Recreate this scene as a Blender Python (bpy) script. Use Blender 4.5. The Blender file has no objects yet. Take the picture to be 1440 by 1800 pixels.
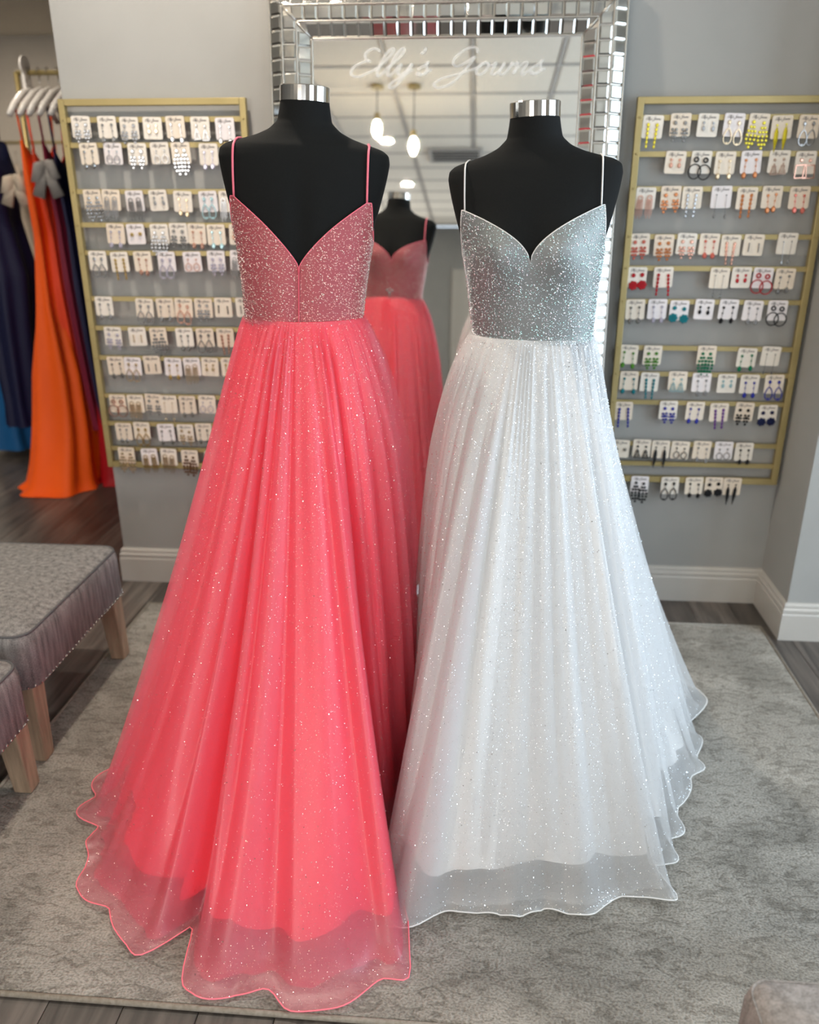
import bpy, math, random
import numpy as np
from mathutils import Vector, Matrix

random.seed(7)
rng = np.random.default_rng(11)
PI = math.pi
scene = bpy.context.scene
COL = scene.collection

# ------------------------------------------------------------------ camera
cam_d = bpy.data.cameras.new('camera')
cam_d.sensor_fit = 'HORIZONTAL'
cam_d.sensor_width = 36.0
cam_d.lens = 36.0 * 1442.0 / 1440.0
cam_d.clip_start = 0.02
cam_d.dof.use_dof = True
cam_d.dof.focus_distance = 1.72
cam_d.dof.aperture_fstop = 3.0
cam = bpy.data.objects.new('camera', cam_d)
COL.objects.link(cam)
cam.location = (0, 0, 1.5)
cam.rotation_euler = (math.radians(90 - 21.2), 0, math.radians(4.6))
scene.camera = cam

# ------------------------------------------------------------------ render look
scene.view_settings.view_transform = 'Standard'
scene.view_settings.look = 'None'
scene.view_settings.gamma = 1.0
scene.view_settings.use_curve_mapping = False
scene.view_settings.exposure = 0.0
try:
    scene.cycles.use_denoising = True
    scene.cycles.denoiser = 'OPENIMAGEDENOISE'
    scene.cycles.denoising_input_passes = 'RGB_ALBEDO'
    scene.cycles.max_bounces = 10
    scene.cycles.diffuse_bounces = 5
    scene.cycles.glossy_bounces = 6
    scene.cycles.transparent_max_bounces = 24
    scene.cycles.sample_clamp_indirect = 6.0
    scene.cycles.caustics_reflective = True
    scene.cycles.blur_glossy = 0.8
    scene.cycles.caustics_refractive = False
except Exception:
    pass

# ------------------------------------------------------------------ world + daylight
world = bpy.data.worlds.new('world')
scene.world = world
world.use_nodes = True
wn = world.node_tree.nodes
wn['Background'].inputs[0].default_value = (0.75, 0.87, 1.0, 1)
wn['Background'].inputs[1].default_value = 1.6


def area(name, loc, rot, sx, sy, power, color):
    d = bpy.data.lights.new(name, 'AREA')
    d.shape = 'RECTANGLE'
    d.size = sx
    d.size_y = sy
    d.energy = power
    d.color = color
    o = bpy.data.objects.new(name, d)
    COL.objects.link(o)
    o.location = loc
    o.rotation_euler = rot
    return o


# daylight coming through the shop windows: right-hand side and the shop front behind the camera
area('daylight_side_window', (2.66, 1.45, 1.6), (0, math.radians(90), 0), 2.2, 1.9, 60, (0.68, 0.85, 1.0))
area('daylight_front_window', (1.5, -7.4, 1.5), (math.radians(90), 0, 0), 1.7, 2.2, 50, (0.92, 0.96, 1.0))
area('daylight_rear_side_window', (2.66, -2.0, 1.6), (0, math.radians(90), 0), 2.2, 2.8, 54, (0.74, 0.88, 1.0))
area('daylight_front_window_left', (-3.4, -7.4, 1.5), (math.radians(90), 0, 0), 3.2, 2.2, 165, (1.0, 0.95, 0.88))

# ------------------------------------------------------------------ helpers


def mat(name, color, rough=0.6, metal=0.0, spec=0.5, **kw):
    m = bpy.data.materials.new(name)
    m.use_nodes = True
    b = m.node_tree.nodes['Principled BSDF']
    b.inputs['Base Color'].default_value = (*color, 1)
    b.inputs['Roughness'].default_value = rough
    b.inputs['Metallic'].default_value = metal
    b.inputs['Specular IOR Level'].default_value = spec
    for k, v in kw.items():
        b.inputs[k.replace('_', ' ')].default_value = v
    return m


def nodes_of(m):
    return m.node_tree.nodes, m.node_tree.links, m.node_tree.nodes['Principled BSDF']


def noise_color(m, c1, c2, scale=(5, 5, 5), detail=4, lo=0.35, hi=0.65, coord='Object', bump=0.0, bump_scale=None, rough=0.6):
    n, l, b = nodes_of(m)
    tc = n.new('ShaderNodeTexCoord')
    mp = n.new('ShaderNodeMapping')
    mp.inputs['Scale'].default_value = scale
    l.new(tc.outputs[coord], mp.inputs['Vector'])
    nz = n.new('ShaderNodeTexNoise')
    nz.inputs['Scale'].default_value = 1.0
    nz.inputs['Detail'].default_value = detail
    nz.inputs['Roughness'].default_value = rough
    l.new(mp.outputs[0], nz.inputs['Vector'])
    r = n.new('ShaderNodeValToRGB')
    r.color_ramp.elements[0].position = lo
    r.color_ramp.elements[1].position = hi
    r.color_ramp.elements[0].color = (*c1, 1)
    r.color_ramp.elements[1].color = (*c2, 1)
    l.new(nz.outputs['Fac'], r.inputs[0])
    l.new(r.outputs[0], b.inputs['Base Color'])
    if bump:
        bp = n.new('ShaderNodeBump')
        bp.inputs['Strength'].default_value = bump
        bp.inputs['Distance'].default_value = 0.004
        src = nz
        if bump_scale:
            mp2 = n.new('ShaderNodeMapping')
            mp2.inputs['Scale'].default_value = bump_scale
            l.new(tc.outputs[coord], mp2.inputs['Vector'])
            src = n.new('ShaderNodeTexNoise')
            src.inputs['Scale'].default_value = 1.0
            src.inputs['Detail'].default_value = 3
            l.new(mp2.outputs[0], src.inputs['Vector'])
        l.new(src.outputs['Fac'], bp.inputs['Height'])
        l.new(bp.outputs[0], b.inputs['Normal'])
    return r


class MB:
    """collects verts and faces for one mesh"""

    def __init__(self):
        self.v = []
        self.f = []

    def add(self, vs, fs):
        o = len(self.v)
        self.v.extend([tuple(map(float, p)) for p in vs])
        self.f.extend([tuple(i + o for i in f) for f in fs])
        return self

    def box(self, x0, x1, y0, y1, z0, z1):
        vs = [(x0, y0, z0), (x1, y0, z0), (x1, y1, z0), (x0, y1, z0), (x0, y0, z1), (x1, y0, z1), (x1, y1, z1), (x0, y1, z1)]
        fs = [(0, 3, 2, 1), (4, 5, 6, 7), (0, 1, 5, 4), (1, 2, 6, 5), (2, 3, 7, 6), (3, 0, 4, 7)]
        return self.add(vs, fs)

    def tube(self, pts, r, n=8, closed=False, cap=True, flat=None):
        pts = [Vector(p) for p in pts]
        m = len(pts)
        rs = r if hasattr(r, '__len__') else [r] * m
        ref = None
        rings = []
        for i, p in enumerate(pts):
            if closed:
                t = (pts[(i + 1) % m] - pts[i - 1])
            else:
                t = pts[min(i + 1, m - 1)] - pts[max(i - 1, 0)]
            if t.length < 1e-9:
                t = Vector((0, 0, 1))
            t.normalize()
            if ref is None:
                ref = Vector((0, 1, 0)) if abs(t.y) < 0.9 else Vector((1, 0, 0))
            a = ref - t * ref.dot(t)
            if a.length < 1e-6:
                a = t.orthogonal()
            a.normalize()
            ref = a
            bvec = t.cross(a)
            fl = flat if flat else 1.0
            rings.append([p + (a * math.cos(2 * PI * k / n) * fl + bvec * math.sin(2 * PI * k / n)) * rs[i] for k in range(n)])
        vs = [v for rr in rings for v in rr]
        fs = []
        for i in range(m if closed else m - 1):
            j = (i + 1) % m
            for k in range(n):
                fs.append((i * n + k, i * n + (k + 1) % n, j * n + (k + 1) % n, j * n + k))
        if cap and not closed:
            fs.append(tuple(reversed(range(n))))
            fs.append(tuple(range((m - 1) * n, m * n)))
        return self.add(vs, fs)

    def lathe(self, prof, n=32, cx=0, cy=0):
        vs = []
        fs = []
        for r, z in prof:
            for k in range(n):
                a = 2 * PI * k / n
                vs.append((cx + r * math.cos(a), cy + r * math.sin(a), z))
        for i in range(len(prof) - 1):
            for k in range(n):
                fs.append((i * n + k, i * n + (k + 1) % n, (i + 1) * n + (k + 1) % n, (i + 1) * n + k))
        fs.append(tuple(reversed(range(n))))
        fs.append(tuple(range((len(prof) - 1) * n, len(prof) * n)))
        return self.add(vs, fs)

    def mesh(self, name, material=None, smooth=False):
        me = bpy.data.meshes.new(name)
        me.from_pydata(self.v, [], self.f)
        if material:
            me.materials.append(material)
        if smooth:
            me.polygons.foreach_set('use_smooth', [True] * len(me.polygons))
        me.update()
        return me

    def build(self, name, material, parent=None, smooth=False, bevel=0.0, segs=2):
        return obj(name, self.mesh(name, material, smooth), parent, bevel=bevel, segs=segs)


def obj(name, me, parent=None, loc=None, bevel=0.0, segs=2):
    o = bpy.data.objects.new(name, me)
    COL.objects.link(o)
    if parent:
        o.parent = parent
    if loc is not None:
        o.location = loc
    if bevel:
        md = o.modifiers.new('bevel', 'BEVEL')
        md.width = bevel
        md.segments = segs
        md.limit_method = 'ANGLE'
    return o


def tag(o, label, cat=None, group=None, kind=None):
    if label:
        o['label'] = label
    if cat:
        o['category'] = cat
    if group:
        o['group'] = group
    if kind:
        o['kind'] = kind
    return o


def empty(name, loc=(0, 0, 0), rz=0.0):
    o = bpy.data.objects.new(name, None)
    COL.objects.link(o)
    o.location = loc
    o.rotation_euler = (0, 0, rz)
    o.empty_display_size = 0.1
    return o


def grid_mesh(name, P, material, closed_u=True, smooth=True, uv=None):
    """P: array (m rows, n cols, 3)"""
    m, n, _ = P.shape
    me = bpy.data.meshes.new(name)
    idx = np.arange(m * n).reshape(m, n)
    if closed_u:
        a = idx[:-1]
        b = np.roll(idx, -1, axis=1)[:-1]
        c = np.roll(idx, -1, axis=1)[1:]
        d = idx[1:]
    else:
        a = idx[:-1, :-1]
        b = idx[:-1, 1:]
        c = idx[1:, 1:]
        d = idx[1:, :-1]
    F = np.stack([a, d, c, b], -1).reshape(-1, 4)
    fast_mesh(me, P.reshape(-1, 3), F)
    if uv is not None:
        lay = me.uv_layers.new(name='uv')
        lay.data.foreach_set('uv', uv.reshape(-1, 2)[F.ravel()].astype(np.float32).ravel())
    if material:
        me.materials.append(material)
    me.polygons.foreach_set('use_smooth', [smooth] * len(me.polygons))
    me.update()
    return me


def fast_mesh(me, V, F):
    k = F.shape[1]
    me.vertices.add(len(V))
    me.vertices.foreach_set('co', np.asarray(V, np.float32).ravel())
    me.loops.add(F.size)
    me.loops.foreach_set('vertex_index', F.astype(np.int32).ravel())
    me.polygons.add(len(F))
    me.polygons.foreach_set('loop_start', np.arange(0, F.size, k, dtype=np.int32))
    me.polygons.foreach_set('loop_total', np.full(len(F), k, np.int32))
    me.update(calc_edges=True)
    me.validate()


# ------------------------------------------------------------------ materials
M = {}
M['wall'] = mat('wall_paint', (0.50, 0.50, 0.475), 0.75, spec=0.25)
noise_color(M['wall'], (0.325, 0.322, 0.305), (0.352, 0.349, 0.332), (2, 2, 2), 3, bump=0.05, bump_scale=(180, 180, 180))
M['wall_dark'] = mat('back_room_paint', (0.33, 0.30, 0.27), 0.8, spec=0.2)
noise_color(M['wall_dark'], (0.50, 0.45, 0.385), (0.54, 0.485, 0.415), (2, 2, 2), 3)
M['trim'] = mat('trim_paint', (0.70, 0.68, 0.64), 0.35)
noise_color(M['trim'], (0.48, 0.455, 0.415), (0.50, 0.475, 0.435), (3, 3, 3), 2)
M['ceiling'] = mat('ceiling_tile', (0.78, 0.75, 0.68), 0.9, spec=0.1)
noise_color(M['ceiling'], (0.84, 0.79, 0.69), (0.89, 0.84, 0.74), (60, 60, 60), 4, bump=0.2)
M['grid'] = mat('ceiling_grid', (0.42, 0.40, 0.37), 0.6)
noise_color(M['grid'], (0.40, 0.38, 0.35), (0.44, 0.42, 0.39), (9, 9, 9), 2)
M['gold'] = mat('gold_metal', (0.40, 0.31, 0.13), 0.42, metal=0.55)
noise_color(M['gold'], (0.35, 0.275, 0.115), (0.40, 0.315, 0.14), (7, 7, 7), 2)
M['mirror'] = mat('mirror_glass', (0.93, 0.93, 0.91), 0.015, metal=1.0)
M['mirror_tile'] = mat('mirror_tile_glass', (0.76, 0.76, 0.73), 0.05, metal=1.0)
M['silver'] = mat('silver_bead', (0.52, 0.49, 0.44), 0.3, metal=0.85)
M['chrome'] = mat('brushed_chrome', (0.66, 0.62, 0.57), 0.10, metal=1.0)
M['form'] = mat('dress_form_jersey', (0.010, 0.0105, 0.0105), 0.85, spec=0.15)
noise_color(M['form'], (0.0085, 0.009, 0.009), (0.012, 0.0125, 0.0125), (900, 900, 900), 2)
M['black_metal'] = mat('black_metal', (0.02, 0.02, 0.02), 0.4, metal=0.6)
M['white_plastic'] = mat('white_plastic', (0.82, 0.78, 0.74), 0.35)
M['lettering'] = mat('white_vinyl', (0.86, 0.86, 0.84), 0.6, Alpha=0.17)
M['card'] = mat('earring_card', (0.78, 0.73, 0.65), 0.6)
M['ink'] = mat('card_print', (0.16, 0.14, 0.13), 0.6)

# per-object colour variation for cards
n_, l_, b_ = nodes_of(M['card'])
oi = n_.new('ShaderNodeObjectInfo')
rp = n_.new('ShaderNodeValToRGB')
rp.color_ramp.interpolation = 'CONSTANT'
els = rp.color_ramp.elements
els[0].color = (0.78, 0.69, 0.57, 1)
els[1].position = 0.35
els[1].color = (0.78, 0.72, 0.63, 1)
e = els.new(0.6)
e.color = (0.76, 0.65, 0.52, 1)
e = els.new(0.85)
e.color = (0.79, 0.74, 0.73, 1)
l_.new(oi.outputs['Random'], rp.inputs[0])
l_.new(rp.outputs[0], b_.inputs['Base Color'])

# floor planks
M['plank'] = mat('floor_plank', (0.09, 0.075, 0.065), 0.42)
n_, l_, b_ = nodes_of(M['plank'])
oi = n_.new('ShaderNodeObjectInfo')
tc = n_.new('ShaderNodeTexCoord')
add = n_.new('ShaderNodeVectorMath')
add.operation = 'ADD'
sc_ = n_.new('ShaderNodeVectorMath')
sc_.operation = 'SCALE'
sc_.inputs['Scale'].default_value = 37.0
cmb = n_.new('ShaderNodeCombineXYZ')
l_.new(oi.outputs['Random'], cmb.inputs[0])
l_.new(oi.outputs['Random'], cmb.inputs[1])
l_.new(cmb.outputs[0], sc_.inputs[0])
l_.new(tc.outputs['Object'], add.inputs[0])
l_.new(sc_.outputs[0], add.inputs[1])
mp = n_.new('ShaderNodeMapping')
mp.inputs['Scale'].default_value = (38, 2.6, 1)
l_.new(add.outputs[0], mp.inputs['Vector'])
nz = n_.new('ShaderNodeTexNoise')
nz.inputs['Scale'].default_value = 1
nz.inputs['Detail'].default_value = 6
nz.inputs['Distortion'].default_value = 0.6
l_.new(mp.outputs[0], nz.inputs['Vector'])
rp = n_.new('ShaderNodeValToRGB')
rp.color_ramp.elements[0].position = 0.32
rp.color_ramp.elements[1].position = 0.72
rp.color_ramp.elements[0].color = (0.050, 0.043, 0.038, 1)
rp.color_ramp.elements[1].color = (0.155, 0.130, 0.112, 1)
l_.new(nz.outputs['Fac'], rp.inputs[0])
hsv = n_.new('ShaderNodeHueSaturation')
mr = n_.new('ShaderNodeMapRange')
mr.inputs['To Min'].default_value = 0.62
mr.inputs['To Max'].default_value = 1.35
l_.new(oi.outputs['Random'], mr.inputs['Value'])
l_.new(mr.outputs[0], hsv.inputs['Value'])
l_.new(rp.outputs[0], hsv.inputs['Color'])
l_.new(hsv.outputs[0], b_.inputs['Base Color'])

M['floor_base'] = mat('floor_base', (0.06, 0.05, 0.045), 0.6)
noise_color(M['floor_base'], (0.03, 0.025, 0.022), (0.09, 0.075, 0.065), (20, 2, 2), 4)

# rug
M['rug'] = mat('rug_pile', (0.4, 0.38, 0.34), 0.95, spec=0.05)
n_, l_, b_ = nodes_of(M['rug'])
tc = n_.new('ShaderNodeTexCoord')


def nz_node(scale, detail=4, dist=0.0, s=1.0, typ='noise'):
    mp_ = n_.new('ShaderNodeMapping')
    mp_.inputs['Scale'].default_value = scale
    l_.new(tc.outputs['Object'], mp_.inputs['Vector'])
    q = n_.new('ShaderNodeTexNoise')
    q.inputs['Scale'].default_value = s
    q.inputs['Detail'].default_value = detail
    q.inputs['Distortion'].default_value = dist
    l_.new(mp_.outputs[0], q.inputs['Vector'])
    return q


def ramp(src, lo, hi, c1, c2):
    q = n_.new('ShaderNodeValToRGB')
    q.color_ramp.elements[0].position = lo
    q.color_ramp.elements[1].position = hi
    q.color_ramp.elements[0].color = (*c1, 1)
    q.color_ramp.elements[1].color = (*c2, 1)
    l_.new(src, q.inputs[0])
    return q


big = nz_node((4.0, 5.0, 1), 8, 0.8)
streak = nz_node((20, 42, 1), 6, 1.6)
fine = nz_node((170, 230, 1), 3)
rb = ramp(big.outputs['Fac'], 0.36, 0.64, (0.275, 0.258, 0.230), (0.43, 0.405, 0.365))
rs = ramp(streak.outputs['Fac'], 0.38, 0.50, (0.40, 0.38, 0.36), (1, 1, 1))
rf = ramp(fine.outputs['Fac'], 0.36, 0.60, (0.52, 0.51, 0.50), (1.08, 1.08, 1.06))
mx = n_.new('ShaderNodeMix')
mx.data_type = 'RGBA'
mx.blend_type = 'MULTIPLY'
mx.inputs['Factor'].default_value = 0.5
l_.new(rb.outputs[0], mx.inputs['A'])
l_.new(rs.outputs[0], mx.inputs['B'])
mx2 = n_.new('ShaderNodeMix')
mx2.data_type = 'RGBA'
mx2.blend_type = 'MULTIPLY'
mx2.inputs['Factor'].default_value = 0.7
l_.new(mx.outputs['Result'], mx2.inputs['A'])
l_.new(rf.outputs[0], mx2.inputs['B'])
l_.new(mx2.outputs['Result'], b_.inputs['Base Color'])
ad = n_.new('ShaderNodeMath')
ad.operation = 'ADD'
l_.new(streak.outputs['Fac'], ad.inputs[0])
l_.new(fine.outputs['Fac'], ad.inputs[1])
bp = n_.new('ShaderNodeBump')
bp.inputs['Strength'].default_value = 0.8
bp.inputs['Distance'].default_value = 0.006
l_.new(ad.outputs[0], bp.inputs['Height'])
l_.new(bp.outputs[0], b_.inputs['Normal'])
M['rug_edge'] = mat('rug_binding', (0.30, 0.27, 0.23), 0.9, spec=0.05)
noise_color(M['rug_edge'], (0.27, 0.24, 0.20), (0.34, 0.31, 0.27), (90, 90, 90), 2, bump=0.4)


def fabric_mat(name, c1, c2, weave=420):
    m = mat(name, c1, 0.95, spec=0.08)
    n, l, b = nodes_of(m)
    t = n.new('ShaderNodeTexCoord')
    outs = []
    for sc in ((70, 70, 9), (weave, weave, weave)):
        q = n.new('ShaderNodeMapping')
        q.inputs['Scale'].default_value = sc
        l.new(t.outputs['Object'], q.inputs['Vector'])
        z = n.new('ShaderNodeTexNoise')
        z.inputs['Scale'].default_value = 1
        z.inputs['Detail'].default_value = 3
        l.new(q.outputs[0], z.inputs['Vector'])
        outs.append(z)
    av = n.new('ShaderNodeMath')
    av.operation = 'ADD'
    l.new(outs[0].outputs['Fac'], av.inputs[0])
    l.new(outs[1].outputs['Fac'], av.inputs[1])
    r = n.new('ShaderNodeValToRGB')
    r.color_ramp.elements[0].position = 0.36
    r.color_ramp.elements[1].position = 0.64
    r.color_ramp.elements[0].color = (*c1, 1)
    r.color_ramp.elements[1].color = (*c2, 1)
    hf = n.new('ShaderNodeMath')
    hf.operation = 'MULTIPLY'
    hf.inputs[1].default_value = 0.5
    l.new(av.outputs[0], hf.inputs[0])
    l.new(hf.outputs[0], r.inputs[0])
    l.new(r.outputs[0], b.inputs['Base Color'])
    bb = n.new('ShaderNodeBump')
    bb.inputs['Strength'].default_value = 0.5
    bb.inputs['Distance'].default_value = 0.002
    l.new(outs[1].outputs['Fac'], bb.inputs['Height'])
    l.new(bb.outputs[0], b.inputs['Normal'])
    return m


M['ottoman'] = fabric_mat('woven_grey_upholstery', (0.115, 0.11, 0.108), (0.34, 0.325, 0.315))
M['ottoman_b'] = fabric_mat('woven_taupe_upholstery', (0.22, 0.20, 0.185), (0.42, 0.385, 0.365), 300)
M['piping'] = mat('dark_piping', (0.10, 0.10, 0.105), 0.8)
M['leg_wood'] = mat('pale_oak', (0.36, 0.25, 0.16), 0.5)
noise_color(M['leg_wood'], (0.27, 0.19, 0.125), (0.42, 0.30, 0.20), (60, 60, 4), 4, bump=0.1)
M['nail'] = mat('nailhead', (0.55, 0.53, 0.50), 0.25, metal=1.0)

# ------------------------------------------------------------------ the shop shell
YW = 2.99           # back wall
YB = 2.705          # projecting wall on the right
ZC = 3.05           # ceiling height
XL, XR, YF, YK = -6.0, 2.62, -7.5, 7.6


def struct(name, mb, m, parent=None, **kw):
    o = mb.build(name, m, parent, **kw)
    if parent is None:
        o['kind'] = 'structure'
    return o


wall_back = struct('wall_back', MB().box(-1.42, 1.132, YW, YW + 0.12, 0, ZC), M['wall'])
struct('wall_projecting', MB().box(1.132, XR, YB, YW + 0.12, 0, ZC), M['wall'])
struct('wall_far', MB().box(XL, XR, YK, YK + 0.12, 0, ZC), M['wall_dark'])
struct('wall_left', MB().box(XL - 0.12, XL, YF, YK, 0, ZC), M['wall'])
# right wall with a large shop window
wr = MB()
wr.box(XR, XR + 0.14, YF, -3.45, 0, ZC)
wr.box(XR, XR + 0.14, -0.55, 0.45, 0, ZC)
wr.box(XR, XR + 0.14, 2.45, YK, 0, ZC)
for y0, y1 in ((0.45, 2.45), (-3.45, -0.55)):
    wr.box(XR, XR + 0.14, y0, y1, 0, 0.45)
    wr.box(XR, XR + 0.14, y0, y1, 2.75, ZC)
struct('wall_right', wr, M['wall'])
# front wall with two windows, either side of a plain pier
wf = MB()
wf.box(XL, -5.1, YF - 0.14, YF, 0, ZC)
wf.box(-1.7, 0.6, YF - 0.14, YF, 0, ZC)
wf.box(2.4, XR, YF - 0.14, YF, 0, ZC)
for x0, x1 in ((-5.1, -1.7), (0.6, 2.4)):
    wf.box(x0, x1, YF - 0.14, YF, 0, 0.35)
    wf.box(x0, x1, YF - 0.14, YF, 2.65, ZC)
struct('wall_front', wf, M['wall'])


def window(name, loc, rz, w, z0, z1, panes):
    r = empty(name, loc, rz)
    r['kind'] = 'structure'
    f = MB()
    t = 0.05
    f.box(-w / 2, w / 2, -0.04, 0.04, z0, z0 + t)
    f.box(-w / 2, w / 2, -0.04, 0.04, z1 - t, z1)
    for i in range(panes + 1):
        x = -w / 2 + (w - t) * i / panes
        f.box(x, x + t, -0.039, 0.039, z0 + t, z1 - t)
    f.build('window_frame', M['trim'], r, bevel=0.004)
    return r


window('window_1', (XR + 0.07, 1.45, 0), PI / 2, 2.0, 0.45, 2.75, 2)
window('window_4', (XR + 0.07, -2.0, 0), PI / 2, 2.9, 0.45, 2.75, 2)
window('window_2', (1.5, YF - 0.07, 0), 0, 1.8, 0.35, 2.65, 2)
window('window_3', (-3.4, YF - 0.07, 0), 0, 3.4, 0.35, 2.65, 3)

# baseboards: a moulded profile run along each wall foot
PROF = [(0, 0), (0.017, 0), (0.017, 0.100), (0.014, 0.106), (0.0155, 0.112), (0.0155, 0.120), (0.011, 0.126), (0.011, 0.136), (0.007, 0.142), (0, 0.144)]


def baseboard(name, p0, p1, nrm, e0=0, e1=0):
    """profile swept p0->p1, nrm points into the room; e0/e1 = mitre (+ longer at the outside face)"""
    p0, p1, nn = Vector((*p0, 0)), Vector((*p1, 0)), Vector((*nrm, 0))
    d = (p1 - p0).normalized()
    vs = []
    for k, p in enumerate((p0, p1)):
        for t, z in PROF:
            off = d * (t * (-e0 if k == 0 else e1))
            vs.append(p + nn * t + off + Vector((0, 0, z)))
    n = len(PROF)
    fs = [(i, i + 1, n + i + 1, n + i) for i in range(n - 1)]
    fs += [tuple(reversed(range(n))), tuple(range(n, 2 * n))]
    return struct(name, MB().add(vs, fs), M['trim'])


baseboard('baseboard_back', (-1.42, YW), (1.132, YW), (0, -1), e0=1, e1=-1)
baseboard('baseboard_return', (1.132, YW), (1.132, YB), (-1, 0), e0=-1, e1=1)
baseboard('baseboard_projecting', (1.132, YB), (XR, YB), (0, -1), e0=1, e1=0)
baseboard('baseboard_end', (-1.42, YW + 0.12), (-1.42, YW), (-1, 0), e0=0, e1=1)

# floor: slab and separate planks where they show
floor = struct('floor', MB().box(XL, XR, YF, YK, -0.1, -0.008), M['floor_base'])
PW = 0.152
plank_mb = MB()
bw, bz = 0.012, 0.10      # chamfered top edge in unit space
plank_mb.add([(-.5, -.5, -1), (.5, -.5, -1), (.5, .5, -1), (-.5, .5, -1), (-.5, -.5, -bz), (.5, -.5, -bz), (.5, .5, -bz), (-.5, .5, -bz),
              (-.5 + bw, -.5 + bw * .15, 0), (.5 - bw, -.5 + bw * .15, 0), (.5 - bw, .5 - bw * .15, 0), (-.5 + bw, .5 - bw * .15, 0)],
             [(8, 9, 10, 11), (4, 5, 9, 8), (5, 6, 10, 9), (6, 7, 11, 10), (7, 4, 8, 11), (0, 1, 5, 4), (1, 2, 6, 5), (2, 3, 7, 6), (3, 0, 4, 7)])
plank_lib = {}


def plank(x, y0, y1):
    key = round(y1 - y0, 3)
    if key not in plank_lib:
        me = plank_mb.mesh('plank', M['plank'])
        co = np.empty(len(me.vertices) * 3)
        me.vertices.foreach_get('co', co)
        co = co.reshape(-1, 3) * np.array([PW - 0.0015, key - 0.0015, 0.008])
        me.vertices.foreach_set('co', co.ravel())
        me.update()
        plank_lib[key] = me
    return obj('plank', plank_lib[key], floor, (x, (y0 + y1) / 2, 0))


pk = 0
ncol = int((XR + 3.9) / PW)
cnt_planks = 0
for i in range(ncol):
    x = -3.85 + (i + 0.5) * PW
    y = 0.35 - random.choice([0, .3, .6, .9])
    while y < 7.55:
        y1 = min(y + 1.22, 7.58)
        under_rug = (-1.22 < x - PW / 2 and x + PW / 2 < 1.05 and y > 1.14 and y1 < 2.75)
        hidden = (x > -1.35 and y > 3.15) or (x < -1.35 and y1 < 2.0 and x < -1.6) or (x > 1.2 and y > 2.75)
        if x + PW / 2 > XR:
            hidden = True
        if not under_rug and not hidden and y1 - y > 0.05:
            plank(x, y, y1)
            cnt_planks += 1
        y = y1

# ceiling: grid of drop-in tiles (seen in the mirror)
ceiling = struct('ceiling', MB().box(XL, XR, YF, YK, ZC + 0.02, ZC + 0.12), M['ceiling'])
TS = 0.61
tile_me = MB()
tile_me.add([(-.5, -.5, 0), (.5, -.5, 0), (.5, .5, 0), (-.5, .5, 0), (-.47, -.47, -.012), (.47, -.47, -.012), (.47, .47, -.012), (-.47, .47, -.012)],
            [(4, 7, 6, 5), (0, 4, 5, 1), (1, 5, 6, 2), (2, 6, 7, 3), (3, 7, 4, 0)])
tile_me.v = [(a * TS * 0.965, b * TS * 0.965, c) for a, b, c in tile_me.v]
tile_mesh = tile_me.mesh('ceiling_tile', M['ceiling'])
gx0, gy0 = -3.13, -7.32
gm = MB()
for i in range(10):
    gm.box(gx0 + i * TS - 0.012, gx0 + i * TS + 0.012, gy0, gy0 + 16 * TS, ZC + 0.002, ZC + 0.0195)
for j in range(17):
    gm.box(gx0, gx0 + 9 * TS, gy0 + j * TS - 0.012, gy0 + j * TS + 0.012, ZC + 0.001, ZC + 0.0185)
gm.build('ceiling_grid', M['grid'], ceiling)
for i in range(9):
    for j in range(16):
        obj('ceiling_tile', tile_mesh, ceiling, (gx0 + (i + .5) * TS, gy0 + (j + .5) * TS, ZC + 0.018))
struct('ceiling_back_room', MB().box(XL, -1.3, 3.3, YK, 2.74, 2.9), M['ceiling'])

# cream door in the front wall, seen in the mirror
dr = empty('door_1', (0.02, YF + 0.03, 0))
dr['kind'] = 'structure'
dm = MB().box(-0.42, 0.42, -0.02, 0.02, 0.01, 2.42)
dm.build('door_leaf', M['trim'], dr, bevel=0.004)
for (x0, x1, z0, z1) in ((-.32, .32, .25, 1.0), (-.32, .32, 1.2, 2.1)):
    MB().box(x0, x1, 0.0201, 0.03, z0, z1).build('door_panel', M['trim'], dr, bevel=0.006)
MB().tube([(.34, .02, 1.05), (.34, .07, 1.05), (.25, .07, 1.05)], 0.01).build('door_handle', M['chrome'], dr, smooth=True)

# rug
rug = empty('area_rug', (-0.083, 1.942, 0))
tag(rug, 'large grey beige distressed area rug lying under the two ball gowns', 'rug')
rw, rl = 2.325, 1.655
MB().box(-rw / 2 + 0.006, rw / 2 - 0.006, -rl / 2 + 0.006, rl / 2 - 0.006, 0.0005, 0.010).build('pile', M['rug'], rug, bevel=0.003)
bt = MB()
c = [(-rw / 2, -rl / 2), (rw / 2, -rl / 2), (rw / 2, rl / 2), (-rw / 2, rl / 2)]
for k in range(4):
    a, b = c[k], c[(k + 1) % 4]
    bt.tube([(a[0], a[1], 0.0065), (b[0], b[1], 0.0065)], 0.006, 8)
bt.build('binding', M['rug_edge'], rug, smooth=True)

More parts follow.
